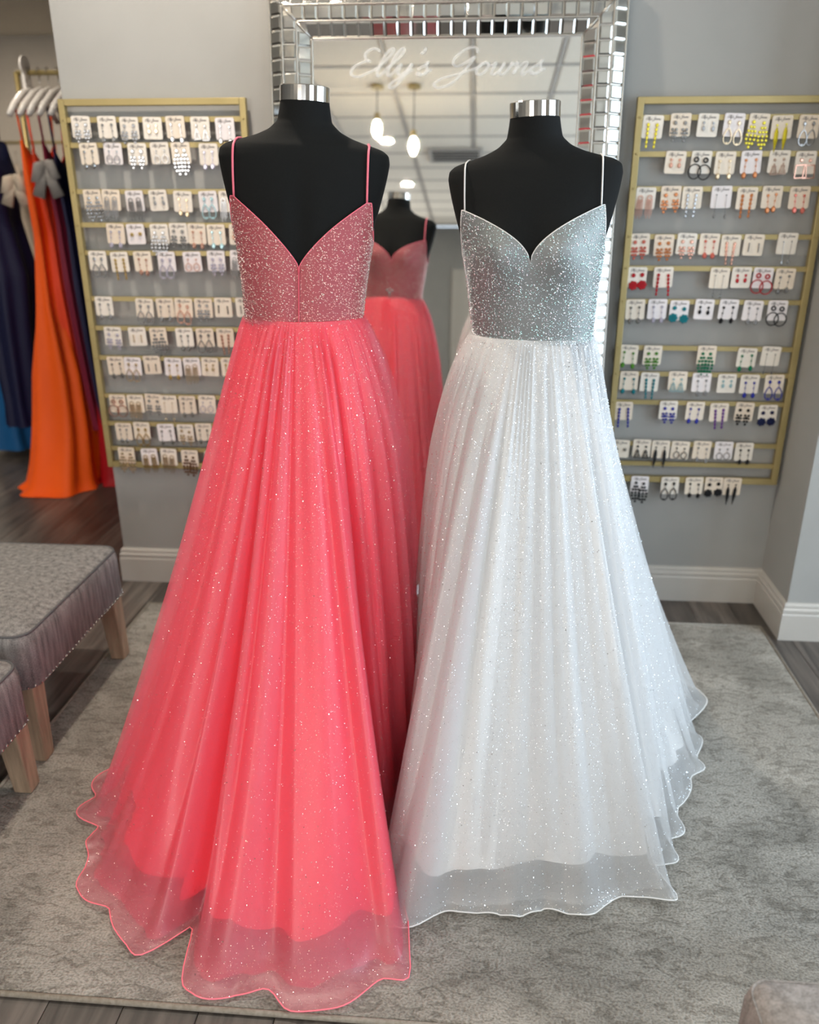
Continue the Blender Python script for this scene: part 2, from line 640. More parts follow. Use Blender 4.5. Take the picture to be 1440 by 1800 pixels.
# ------------------------------------------------------------------ dress forms and gowns
SEC = np.array([
    # z above waist, half width, front depth, back depth
    (-0.28, 0.168, 0.115, 0.125),
    (-0.12, 0.150, 0.102, 0.110),
    (0.000, 0.126, 0.090, 0.086),
    (0.085, 0.133, 0.098, 0.090),
    (0.145, 0.141, 0.104, 0.093),
    (0.190, 0.148, 0.106, 0.096),
    (0.235, 0.161, 0.100, 0.098),
    (0.290, 0.174, 0.086, 0.094),
    (0.322, 0.179, 0.074, 0.088),
    (0.338, 0.176, 0.068, 0.082),
    (0.348, 0.163, 0.063, 0.078),
    (0.357, 0.130, 0.058, 0.070),
    (0.366, 0.100, 0.054, 0.064),
    (0.378, 0.074, 0.051, 0.058),
    (0.394, 0.0565, 0.049, 0.053),
    (0.415, 0.0525, 0.0495, 0.051),
    (0.432, 0.0500, 0.0500, 0.0500)])


def section(z):
    return [np.interp(z, SEC[:, 0], SEC[:, k]) for k in (1, 2, 3)]


def body_pt(phi, z, off=0.0):
    """point on the dress form; phi from the front (-Y) towards +X"""
    a, bf, bb = section(z)
    e = np.interp(z, [0, 0.25, 0.33, 0.42], [2.15, 2.3, 2.3, 2.0])
    s, c = np.sin(phi), np.cos(phi)
    x = np.sign(s) * np.abs(s) ** (2 / e) * (a + off)
    b = np.where(c > 0, bf, bb) + off
    y = -np.sign(c) * np.abs(c) ** (2 / e) * b
    bust = 0.020 * np.exp(-((np.abs(x) - 0.066) / 0.046) ** 2 - ((z - 0.175) / 0.058) ** 2)
    y = np.where(c > 0, y - bust * np.clip(c * 3, 0, 1), y)
    # soft spine hollow at the back
    y = np.where(c < 0, y - 0.007 * np.exp(-(x / 0.02) ** 2) * np.clip(-c * 2, 0, 1) * np.clip((0.33 - z) / 0.1, 0, 1), y)
    return np.stack([x, y, z + 0 * x], -1)


def tilt(P, k):
    Q = P.copy()
    Q[..., 0] = P[..., 0] + k * P[..., 2]
    Q[..., 2] = P[..., 2] - k * P[..., 0]
    return Q


def dress_form(loc, zw, rz, k, label):
    root = empty('dress_form', loc, rz)
    tag(root, label, 'mannequin', 'black dress forms wearing the ball gowns')
    zs = np.concatenate([np.linspace(-0.28, 0.30, 50), np.linspace(0.305, 0.432, 70)])
    ph = np.linspace(0, 2 * PI, 128, endpoint=False)
    P = np.stack([body_pt(ph, np.full_like(ph, z)) for z in zs])
    # light smoothing along z keeps the shoulder rounded
    for _ in range(3):
        P[1:-1] = 0.25 * P[:-2] + 0.5 * P[1:-1] + 0.25 * P[2:]
    P = tilt(P, k)
    P[..., 2] += zw
    P = P[:, ::-1]
    torso = obj('torso', grid_mesh('torso', P, M['form']), root)
    cap = MB()
    n = 40
    prof = [(0.0500, 0.4305), (0.0512, 0.4310), (0.0512, 0.4585), (0.0500, 0.4600), (0.0445, 0.4600), (0.0430, 0.4575), (0.0001, 0.4575)]
    vs, fs = [], []
    for r, z in prof:
        for q in range(n):
            vs.append((r * math.cos(2 * PI * q / n), r * math.sin(2 * PI * q / n), z))
    for i in range(len(prof) - 1):
        for q in range(n):
            fs.append((i * n + q, i * n + (q + 1) % n, (i + 1) * n + (q + 1) % n, (i + 1) * n + q))
    V = tilt(np.array(vs), k)
    V[:, 2] += zw
    cap.add(V, fs)
    co = cap.build('neck_cap', M['chrome'], root, smooth=False)
    co['label'] = 'polished chrome neck cap'
    MB().tube([(0, 0, 0.03), (0, 0, zw - 0.2)], 0.016, 12).build('pole', M['chrome'], root, smooth=True)
    MB().lathe([(0.15, 0.012), (0.15, 0.02), (0.03, 0.035), (0.02, 0.05)], 32).build('base', M['black_metal'], root)
    return root


def tulle(name, color, alpha, glossy=0.06, weave=5200.0, trans=0.45):
    m = bpy.data.materials.new(name)
    m.use_nodes = True
    n, l = m.node_tree.nodes, m.node_tree.links
    n.clear()
    out = n.new('ShaderNodeOutputMaterial')
    dif = n.new('ShaderNodeBsdfDiffuse')
    trl = n.new('ShaderNodeBsdfTranslucent')
    gls = n.new('ShaderNodeBsdfGlossy')
    tr = n.new('ShaderNodeBsdfTransparent')
    dif.inputs[0].default_value = (*color, 1)
    trl.inputs[0].default_value = (*color, 1)
    gls.inputs[0].default_value = (1, 1, 1, 1)
    gls.inputs['Roughness'].default_value = 0.38
    m1 = n.new('ShaderNodeMixShader')
    m1.inputs[0].default_value = trans
    l.new(dif.outputs[0], m1.inputs[1])
    l.new(trl.outputs[0], m1.inputs[2])
    m2 = n.new('ShaderNodeMixShader')
    m2.inputs[0].default_value = glossy
    l.new(m1.outputs[0], m2.inputs[1])
    l.new(gls.outputs[0], m2.inputs[2])
    # woven net: threads cross in the cloth's own UV directions
    uv = n.new('ShaderNodeUVMap')
    sp = n.new('ShaderNodeSeparateXYZ')
    l.new(uv.outputs[0], sp.inputs[0])
    waves = []
    for ax in (0, 1):
        mu = n.new('ShaderNodeMath')
        mu.operation = 'MULTIPLY'
        mu.inputs[1].default_value = weave
        l.new(sp.outputs[ax], mu.inputs[0])
        si = n.new('ShaderNodeMath')
        si.operation = 'SINE'
        l.new(mu.outputs[0], si.inputs[0])
        waves.append(si)
    mxn = n.new('ShaderNodeMath')
    mxn.operation = 'MAXIMUM'
    l.new(waves[0].outputs[0], mxn.inputs[0])
    l.new(waves[1].outputs[0], mxn.inputs[1])
    mr_ = n.new('ShaderNodeMapRange')
    mr_.inputs['From Min'].default_value = -1
    mr_.inputs['From Max'].default_value = 1
    mr_.inputs['To Min'].default_value = max(0, alpha - 0.07)
    mr_.inputs['To Max'].default_value = min(1, alpha + 0.06)
    l.new(mxn.outputs[0], mr_.inputs['Value'])
    m3 = n.new('ShaderNodeMixShader')
    l.new(mr_.outputs[0], m3.inputs[0])
    l.new(tr.outputs[0], m3.inputs[1])
    l.new(m2.outputs[0], m3.inputs[2])
    l.new(m3.outputs[0], out.inputs[0])
    return m


def satin(name, color, trans=0.15, rough=0.42, sheen=0.3):
    m = mat(name, color, rough, spec=0.35)
    b = m.node_tree.nodes['Principled BSDF']
    b.inputs['Sheen Weight'].default_value = sheen
    b.inputs['Sheen Roughness'].default_value = 0.4
    return m


def hem_radius(poly, cx, cy, th, smooth=14):
    pa = np.array(poly) - np.array([cx, cy])
    ang = np.arctan2(pa[:, 1], pa[:, 0]) % (2 * PI)
    rad = np.hypot(pa[:, 0], pa[:, 1])
    o = np.argsort(ang)
    ang, rad = ang[o], rad[o]
    ang = np.concatenate([ang - 2 * PI, ang, ang + 2 * PI])
    rad = np.tile(rad, 3)
    r = np.interp(th, ang, rad)
    for _ in range(smooth):
        r = (np.roll(r, 1) + 2 * r + np.roll(r, -1)) / 4
    return r


def fold_wave(th, seed, n1, n2):
    """two irregular fold patterns: broad cloth folds and smaller gathers, uneven in width and depth"""
    r = np.random.default_rng(seed)

    def lump(k0, k1, amp):
        w = np.zeros_like(th)
        for i in range(k0, k1):
            w += amp / max(1, i) ** 0.5 * np.sin(i * th + r.uniform(0, 6.28)) * r.uniform(0.4, 1)
        return w
    a = n1 * th + lump(2, 9, 1.9)
    b = n2 * th + lump(2, 14, 3.2)
    f1 = 2 * np.abs(np.cos(a / 2)) ** 1.25 - 1
    f1 = f1 * np.clip(0.75 + lump(2, 8, 0.5), 0.15, 1.5)
    f2 = (2 * np.abs(np.cos(b / 2)) ** 1.1 - 1) * np.clip(0.55 + lump(3, 12, 0.75), 0.0, 1.6)
    return f1, f2


class Skirt:
    def __init__(self, c, zw, wa, wb, poly, seed, n1=17, n2=43, amp=0.03, amp2=0.010, bulge=(0.07, 0.07, 0.07), flr=0.94, rs=1.0, tend=1.0, gather=0.004, off=0.0, ng=62, hemlift=0.0, zfloor=0.012, n=720, m=110, ripple=0.0, flare=1.2, inside=None, gap=0.006):
        th = np.linspace(0, 2 * PI, n, endpoint=False)
        R = hem_radius(poly, c[0], c[1], th) * rs
        W = 1.0 / np.sqrt((np.cos(th) / wa) ** 2 + (np.sin(th) / wb) ** 2) + off
        f1, f2 = fold_wave(th, seed, n1, n2)
        fg = np.cos(ng * th + 5 * np.sin(5 * th + seed) + 3 * np.sin(11 * th)) * (0.6 + 0.4 * np.sin(7 * th + seed))
        fr1, fr2 = fold_wave(th, seed + 50, n1 - 4, n2 + 5)
        t = np.linspace(0, 1, m) ** 1.15
        t = t * tend
        P = np.zeros((m, n, 3))
        bl, bm, br_ = bulge
        cs = np.cos(th)
        B = np.where(cs > 0, bm + (br_ - bm) * cs, bm + (bl - bm) * -cs)
        B = np.minimum(B, np.maximum(R - W, 0) * 0.75)
        for i, tt in enumerate(t):
            r = W + B * (1 - math.exp(-tt / 0.13)) + (R - W - B) * tt ** flare
            zz = zw * (1 - tt / flr)
            z = 0.5 * (zz + math.sqrt(zz * zz + 0.0016)) * 1.0
            k = min(1.0, tt / 0.22)
            a1 = amp * (0.10 + 0.90 * tt ** 0.9) * k
            a2 = amp2 * (0.35 + 0.65 * min(1, tt * 1.6)) * min(1, tt / 0.06) * (1 - 0.85 * max(0.0, (tt - 0.7) / 0.3))
            g = gather * math.exp(-((tt - 0.03) / 0.17) ** 2) * min(1, tt / 0.015)
            blend = max(0.0, (tt - 0.55) / 0.45)
            fm = f1 * (1 - 0.5 * blend) + fr1 * 0.5 * blend
            rr = r + a1 * fm + a2 * f2 + g * fg
            zc = z + zfloor * min(1, tt * 3)
            if tt > 0.8:
                q = (tt - 0.8) / 0.2
                zc = zc + q * (hemlift * (0.5 + 0.5 * fr1)) + ripple * q * q * (0.5 + 0.5 * fr2) * (0.6 + 0.4 * f1)
            if inside is not None:
                zq = np.broadcast_to(zc, (n,))
                for j in range(n):
                    rr[j] = min(rr[j], np.interp(-zq[j], inside.negz[:, j], inside.rad[:, j]) - gap * min(1.0, tt / 0.05))
            P[i, :, 0] = c[0] + rr * np.cos(th)
            P[i, :, 1] = c[1] + rr * np.sin(th)
            P[i, :, 2] = zc
        self.P, self.th, self.t = P, th, t
        self.negz = np.maximum.accumulate(-P[..., 2], axis=0)
        self.rad = np.hypot(P[..., 0] - c[0], P[..., 1] - c[1])
        U = np.zeros((m, n, 2))
        U[..., 0] = th[None, :] * 0.55
        U[..., 1] = (t * zw * 1.1)[:, None]
        self.U = U

    def build(self, name, material, root):
        P = self.P - np.array(root.location)
        return obj(name, grid_mesh(name, P, material, True, True, self.U), root)

    def hem(self, name, material, root, r=0.0016):
        row = self.P[-1] - np.array(root.location)
        return MB().tube([tuple(p) for p in row[::2]], r, 5, closed=True).build(name, material, root, smooth=True)

    def flakes(self, name, material, root, count, size, jitter, seed, power=0.8):
        r = np.random.default_rng(seed)
        m, n, _ = self.P.shape
        v = (r.random(count) ** power) * (m - 1.001)
        u = r.random(count) * n
        i = v.astype(int)
        j = u.astype(int) % n
        j2 = (j + 1) % n
        fu, fv = (u % 1)[:, None], (v % 1)[:, None]
        A, B_, C_, D = self.P[i, j], self.P[i, j2], self.P[i + 1, j], self.P[i + 1, j2]
        pos = A * (1 - fu) * (1 - fv) + B_ * fu * (1 - fv) + C_ * (1 - fu) * fv + D * fu * fv
        nr = np.cross(B_ - A, C_ - A)
        nr /= np.linalg.norm(nr, axis=1)[:, None] + 1e-12
        outward = pos - np.array([root.location[0], root.location[1], 0])
        outward[:, 2] = 0.2
        sg = np.sign((nr * outward).sum(1))[:, None]
        nr = nr * sg
        return flake_mesh(name, pos - np.array(root.location), nr, material, root, size, jitter, r)


def flake_mesh(name, pos, nr, material, root, size, jitter, r):
    k = len(pos)
    pos = pos + nr * 0.0012
    nn = nr + r.normal(0, jitter, (k, 3))
    nn /= np.linalg.norm(nn, axis=1)[:, None]
    t1 = np.cross(nn, r.normal(0, 1, (k, 3)))
    t1 /= np.linalg.norm(t1, axis=1)[:, None] + 1e-9
    t2 = np.cross(nn, t1)
    s = (size * (0.6 + 0.7 * r.random(k) ** 2) * np.where(r.random(k) < 0.06, 1.9, 1.0))[:, None]
    V = np.stack([pos + t1 * s, pos + t2 * s, pos - t1 * s, pos - t2 * s], 1).reshape(-1, 3)
    F = np.arange(4 * k).reshape(-1, 4)
    me = bpy.data.meshes.new(name)
    fast_mesh(me, V, F)
    me.materials.append(material)
    o = obj(name, me, root)
    o['kind'] = 'stuff'
    return o


def sparkle(name, c1, c2, rough=0.22):
    m = mat(name, c1, rough, metal=1.0)
    n, l, b = nodes_of(m)
    g = n.new('ShaderNodeNewGeometry')
    r = n.new('ShaderNodeValToRGB')
    r.color_ramp.elements[0].color = (*c1, 1)
    r.color_ramp.elements[1].color = (*c2, 1)
    l.new(g.outputs['Random Per Island'], r.inputs[0])
    l.new(r.outputs[0], b.inputs['Base Color'])
    return m


def bodice_top(phi, front_v, front_s, back_v, back_s, arm, xs=0.135):
    """height of the bodice edge above the waist for every angle"""
    d = np.degrees(np.abs((phi + PI) % (2 * PI) - PI))      # 0 front .. 180 back
    x = np.abs(np.sin(np.radians(d))) ** (2 / 2.3) * 0.166
    ps, pb = 54.0, 122.0
    xf = np.clip(x / xs, 0, 1)
    front = front_v + (front_s - front_v) * xf ** 0.55
    back = back_v + (back_s - back_v) * xf ** 0.85
    mid = (ps + pb) / 2
    side = np.where(d < mid, arm + (front_s - arm) * np.clip((mid - d) / (mid - ps), 0, 1) ** 1.7,
                    arm + (back_s - arm) * np.clip((d - mid) / (pb - mid), 0, 1) ** 1.7)
    return np.where(d <= ps, front, np.where(d >= pb, back, side))


def gown(name, label, group, c, zw, rz, k, poly, mats, spec, seed):
    root = empty(name, (c[0], c[1], 0))
    tag(root, label, 'gown', group)
    ca, sa = math.cos(rz), math.sin(rz)

    def place(P):
        """local form coordinates -> gown coordinates (turned like the form)"""
        Q = tilt(P, k)
        X = Q[..., 0] * ca - Q[..., 1] * sa
        Y = Q[..., 0] * sa + Q[..., 1] * ca
        return np.stack([X, Y, Q[..., 2] + zw], -1)

    # bodice shell
    n, m = 400, 46
    ph = np.linspace(0, 2 * PI, n, endpoint=False)
    top = bodice_top(ph, *spec['edge'])
    v = np.linspace(0, 1, m)
    P = np.zeros((m, n, 3))
    for i, vv in enumerate(v):
        P[i] = body_pt(ph, -0.012 + (top + 0.012) * vv, 0.0055)
    PB = P[:, ::-1]
    G = place(PB)
    bod = obj('bodice', grid_mesh('bodice', G, mats['bodice']), root)
    # bound edge along the neckline
    MB().tube([tuple(p) for p in G[-1]], 0.0012, 5, closed=True).build('neckline_edge', mats['strap'], root, smooth=True)
    # rhinestones
    r = np.random.default_rng(seed)
    cnt = spec['stones']
    vi = r.random(cnt) * (m - 1.001)
    ui = r.random(cnt) * n
    i = vi.astype(int)
    j = ui.astype(int) % n
    j2 = (j + 1) % n
    fu, fv = (ui % 1)[:, None], (vi % 1)[:, None]
    A, B_, C_, D = G[i, j], G[i, j2], G[i + 1, j], G[i + 1, j2]
    pos = A * (1 - fu) * (1 - fv) + B_ * fu * (1 - fv) + C_ * (1 - fu) * fv + D * fu * fv
    # thin out stones that crowd each other
    key = np.floor(pos / 0.0036).astype(int)
    _, first = np.unique(key, axis=0, return_index=True)
    pos, A, B_, C_ = pos[first], A[first], B_[first], C_[first]
    nr = np.cross(B_ - A, C_ - A)
    nr /= np.linalg.norm(nr, axis=1)[:, None] + 1e-12
    cen = np.array([0, 0, zw + 0.15])
    sg = np.sign(((pos - cen) * nr).sum(1))[:, None]
    nr = nr * sg
    kk = len(pos)
    size = np.where(r.random(kk) < 0.16, r.uniform(0.0018, 0.0024, kk), r.uniform(0.0010, 0.0015, kk))
    nn = nr + r.normal(0, 0.10, nr.shape)
    nn /= np.linalg.norm(nn, axis=1)[:, None]
    t1 = np.cross(nn, r.normal(0, 1, (kk, 3)))
    t1 /= np.linalg.norm(t1, axis=1)[:, None] + 1e-9
    t2 = np.cross(nn, t1)
    rings = []
    for rad, h in ((1.0, 0.0), (0.95, 0.35), (0.5, 0.85)):
        for q in range(6):
            a = q * PI / 3
            rings.append(pos + (t1 * math.cos(a) + t2 * math.sin(a)) * (size * rad)[:, None] + nr * (size * h)[:, None])
    V = np.stack(rings, 1)              # kk,18,3
    base = (np.arange(kk) * 18)[:, None]
    F4 = []
    for lv in (0, 1):
        for q in range(6):
            q2 = (q + 1) % 6
            F4.append(np.concatenate([base + lv * 6 + q, base + lv * 6 + q2, base + lv * 6 + 6 + q2, base + lv * 6 + 6 + q], 1))
    F4.append(np.concatenate([base + 12, base + 13, base + 14, base + 15], 1))
    F4.append(np.concatenate([base + 12, base + 15, base + 16, base + 17], 1))
    me = bpy.data.meshes.new('rhinestones')
    fast_mesh(me, V.reshape(-1, 3), np.concatenate(F4, 0))
    me.materials.append(mats['stone'])
    st = obj('rhinestones', me, bod)
    st['kind'] = 'stuff'
    st['label'] = spec['stone_label']

    # spaghetti straps over each shoulder
    for s in (-1, 1):
        pts = []
        x = 0.137
        zf = np.linspace(spec['edge'][1], 0.352, 14)
        for z in zf:
            a, bf, bb = section(z)
            xx = x + 0.004 * math.sin((z - zf[0]) / (zf[-1] - zf[0]) * PI) * 0
            y = -bf * max(0, 1 - (xx / a) ** 2.3) ** (1 / 2.3) - 0.006
            pts.append((s * xx, y, z))
        pts.append((s * (x - 0.003), pts[-1][1] * 0.5, 0.3570))
        pts.append((s * (x - 0.004), 0.0, 0.3585))
        pts.append((s * (x - 0.003), 0.03, 0.3565))
        for z in np.linspace(0.352, spec['edge'][3], 14):
            a, bf, bb = section(z)
            y = bb * max(0, 1 - (x / a) ** 2.3) ** (1 / 2.3) + 0.006
            pts.append((s * x, y, z))
        pp = place(np.array(pts))
        MB().tube([tuple(p) for p in pp], spec['strap'], 8).build('strap', mats['strap'], root, smooth=True)
    # zip at the centre back
    zz = np.linspace(-0.03, spec['edge'][2] + 0.002, 12)
    zp = np.array([body_pt(np.array([PI]), np.array([max(z, -0.012)]), 0.0085)[0] + np.array([0, 0.002 if z < 0 else 0, min(0, z + 0.012)]) for z in zz])
    zp = place(zp)
    MB().tube([tuple(p) for p in zp], 0.0018, 6).build('zipper', mats['zip'], root, smooth=True)
    MB().tube([tuple(zp[-1] + np.array([0, 0, 0.0])), tuple(zp[-2])], 0.0028, 6).build('zipper_pull', mats['zip'], root, smooth=True)

    # skirt: lining, net layer and glittered overlay, all gathered into the waist
    kw = spec['skirt']
    off = 0.004
    wa, wb = 0.1300, 0.094
    ovl = Skirt(c, zw, wa, wb, poly, seed + 3, n1=kw.get('on', 17), n2=37, amp=kw.get('oamp', 0.030), amp2=kw.get('oamp2', 0.011), bulge=kw['bulge'], flare=kw['flare'], flr=kw['flr'], rs=1.0, tend=1.0, gather=0.0032, off=off + 0.004, hemlift=0.0, ripple=kw.get('ripple', 0.012))
    net = Skirt(c, zw, wa, wb, poly, seed + 2, n1=15, n2=33, amp=0.024, amp2=0.010, bulge=kw['bulge'], flare=kw['flare'], flr=0.97, rs=0.965, tend=0.985, gather=0.0030, off=off, n=720, m=80, ripple=0.004, inside=ovl, gap=0.003)
    lin = Skirt(c, zw, wa, wb, poly, seed + 1, n1=kw.get('ln', 13), n2=29, amp=kw.get('lamp', 0.04), amp2=0.010, bulge=kw['bulge'], flare=kw['flare'], flr=1.0, rs=kw['lrs'], tend=kw['ltend'], gather=0.003, off=0.001, hemlift=kw.get('llift', 0.03), n=720, m=80, inside=ovl, gap=0.007)
    lin.build('lining', mats['lining'], root)
    net.build('net_underlayer', mats['net'], root)
    o = ovl.build('overlay', mats['overlay'], root)
    ovl.hem('hem_edge', mats['hem'], o).location = (0, 0, 0)
    ovl.flakes('glitter', mats['glitter'], o, kw['glitter'], 0.00072, 0.30, seed + 9)
    net.flakes('under_glitter', mats['glitter'], root, kw['glitter'] // 3, 0.0006, 0.34, seed + 12)
    return root, place, G


# flesh out the hem helper: hem and flakes are given in gown coordinates already
_sk_hem = Skirt.hem
_sk_flk = Skirt.flakes


def _hem(self, name, material, part, r=0.0016):
    root = part.parent or part
    row = self.P[-1] - np.array(root.location)
    return MB().tube([tuple(p) for p in row[::2]], r, 5, closed=True).build(name, material, part, smooth=True)


def _flk(self, name, material, part, count, size, jitter, seed, power=0.8):
    root = part.parent or part
    o = _sk_flk(self, name, material, root, count, size, jitter, seed, power)
    o.parent = part
    return o


Skirt.hem = _hem
Skirt.flakes = _flk

PINK = (-0.386, 1.85)
WHITE = (0.123, 1.85)
ZWP, ZWW = 1.244, 1.212
poly_pink = [(-.085, 1.31), (-.065, 1.26), (-.085, 1.215), (-.134, 1.200), (-.171, 1.20), (-.212, 1.156), (-.271, 1.131), (-.336, 1.110), (-.367, 1.175), (-.41, 1.14), (-.453, 1.129), (-.50, 1.125), (-.555, 1.155), (-.567, 1.30), (-.60, 1.27),
             (-.655, 1.200), (-.712, 1.266), (-.787, 1.32), (-.885, 1.375), (-.875, 1.50), (-.93, 1.56), (-.985, 1.65), (-.96, 1.80), (-.91, 2.0), (-.82, 2.2), (-.65, 2.36), (-.4, 2.42), (-.2, 2.3), (-.135, 2.05), (-.15, 1.85), (-.175, 1.65), (-.19, 1.50), (-.16, 1.40)]
poly_white = [(-.185, 1.555), (-.190, 1.424), (-.127, 1.335), (-.085, 1.320), (-.028, 1.375), (.03, 1.38), (.091, 1.381), (.244, 1.400), (.359, 1.42), (.425, 1.455), (.440, 1.53), (.458, 1.46), (.495, 1.455), (.51, 1.58), (.532, 1.71), (.595, 1.790),
              (.603, 1.88), (.66, 1.90), (.664, 1.993), (.66, 2.1), (.76, 2.237), (.70, 2.33), (.5, 2.42), (.25, 2.45), (0, 2.38), (-.08, 2.2), (-.10, 1.95), (-.115, 1.8), (-.155, 1.65)]

form_p = dress_form((PINK[0], PINK[1], 0.0), ZWP, PI + 0.07, -0.05, 'black dress form with chrome neck cap wearing the coral gown, seen from behind')
form_w = dress_form((WHITE[0], WHITE[1], 0.0), ZWW, -0.11, -0.04, 'black dress form with chrome neck cap wearing the white gown, facing the room')

coral = (1.0, 0.085, 0.135)
mats_p = dict(
    bodice=mat('coral_beaded_satin', (0.46, 0.10, 0.115), 0.5, metal=0.25),
    strap=mat('coral_strap', (0.95, 0.20, 0.27), 0.45),
    stone=sparkle('coral_crystal', (1.0, 0.62, 0.60), (1.0, 0.88, 0.82), 0.12),
    zip=mat('coral_zip', (0.72, 0.10, 0.14), 0.4),
    lining=satin('coral_lining', (1.0, 0.085, 0.135), rough=0.5),
    net=tulle('coral_net', (1.0, 0.15, 0.22), 0.40, 0.04),
    overlay=tulle('coral_tulle', (1.0, 0.25, 0.345), 0.42, 0.07),
    hem=mat('coral_hem', (1.0, 0.22, 0.28), 0.5),
    glitter=sparkle('coral_glitter', (1.0, 0.62, 0.62), (1.0, 0.85, 0.78), 0.25))
mats_w = dict(
    bodice=mat('silver_beaded_satin', (0.25, 0.27, 0.27), 0.48, metal=0.4, Thin_Film_Thickness=430.0, Thin_Film_IOR=1.45),
    strap=mat('white_strap', (0.85, 0.84, 0.82), 0.45),
    stone=sparkle('iridescent_crystal', (0.72, 0.98, 0.95), (1.0, 0.90, 0.95), 0.12),
    zip=mat('white_zip', (0.75, 0.75, 0.75), 0.4),
    lining=satin('white_lining', (0.80, 0.79, 0.78), rough=0.5),
    net=tulle('white_net', (0.84, 0.84, 0.84), 0.42, 0.04),
    overlay=tulle('white_tulle', (0.86, 0.87, 0.88), 0.42, 0.10),
    hem=mat('white_hem', (0.85, 0.85, 0.84), 0.5),
    glitter=sparkle('silver_glitter', (0.92, 0.96, 1.0), (1.0, 0.97, 0.94), 0.25))

g1, place_p, GP = gown('ball_gown', 'coral pink glitter tulle ball gown with low V back and train', 'ball gowns on dress forms', PINK, ZWP, PI + 0.07, -0.05, poly_pink, mats_p,
                       dict(edge=(0.150, 0.255, 0.112, 0.245, 0.165), strap=0.0023, stones=9000, stone_label='pink silver rhinestones',
                            skirt=dict(flare=1.42, bulge=(0.05, 0.06, 0.10), lrs=0.83, ltend=0.985, lamp=0.045, ln=17, flr=0.93, glitter=70000, oamp=0.034, oamp2=0.014, on=23, ripple=0.016)), 100)
g2, place_w, GW = gown('ball_gown', 'white glitter tulle ball gown with silver sweetheart bodice', 'ball gowns on dress forms', WHITE, ZWW, -0.11, -0.04, poly_white, mats_w,
                       dict(edge=(0.156, 0.262, 0.112, 0.245, 0.165), strap=0.0017, stones=10000, stone_label='iridescent silver rhinestones',
                            skirt=dict(flare=1.28, bulge=(0.09, 0.05, 0.02), lrs=0.88, ltend=0.955, lamp=0.05, ln=14, llift=0.05, flr=0.975, glitter=95000, oamp=0.030, oamp2=0.013, on=19, ripple=0.006)), 200)

# jewelled brooch at the front waist of the coral gown (seen in the mirror)
br = MB()
for (x, z, r) in ((0, 0.02, 0.007), (-0.009, 0.03, 0.006), (0.009, 0.03, 0.006), (0, 0.008, 0.005), (0, 0.036, 0.005)):
    p = body_pt(np.array([x / 0.13]), np.array([z]), 0.010)[0]
    p = place_p(p)
    br.tube([(p[0], p[1] - 0.001, p[2]), (p[0], p[1] + 0.004, p[2]), (p[0], p[1] + 0.006, p[2])], [r, r * 0.8, r * 0.35], 7)
br.build('brooch', mats_w['stone'], g1)

# ------------------------------------------------------------------ big leaning mirror with a mosaic frame
ALPHA = 0.097
mirror = empty('floor_mirror', (-0.1225, 2.745, 0.0))
mirror.rotation_euler = (-ALPHA, 0, 0)
tag(mirror, 'large leaning mirror with silver beaded mosaic frame behind the two gowns', 'mirror')
GW2, GZ0, GZ1 = 0.4225, 0.145, 1.965      # half width of the glass, its bottom and top
BAND = 0.0465
MB().box(-GW2 - 0.138, GW2 + 0.138, 0.0, 0.022, 0.004, GZ1 + 0.138).build('backing_board', M['silver'], mirror)
MB().box(-GW2 - 0.004, GW2 + 0.004, -0.004, -0.0002, GZ0 - 0.004, GZ1 + 0.004).build('glass', M['mirror'], mirror)
# three bands of mirror tiles: inner slopes to the glass, middle flat, outer slopes to the wall
D0, D1 = 0.006, 0.024
bands = [(0.004, D0, 0.043, D1), (0.049, D1 + 0.002, 0.089, D1 + 0.002), (0.095, D1, 0.132, 0.004)]
TL = 0.0415


def tile_mesh_for(across):
    a, b, h, bev = TL / 2 - 0.0016, across / 2 - 0.001, 0.003, 0.0042
    mb = MB()
    vs = [(-a, -b, -0.004), (a, -b, -0.004), (a, b, -0.004), (-a, b, -0.004), (-a, -b, h * 0.25), (a, -b, h * 0.25), (a, b, h * 0.25), (-a, b, h * 0.25),
          (-a + bev, -b + bev, h), (a - bev, -b + bev, h), (a - bev, b - bev, h), (-a + bev, b - bev, h)]
    fs = [(8, 9, 10, 11), (4, 5, 9, 8), (5, 6, 10, 9), (6, 7, 11, 10), (7, 4, 8, 11), (0, 1, 5, 4), (1, 2, 6, 5), (2, 3, 7, 6), (3, 0, 4, 7)]
    mb.add(vs, fs)
    return mb


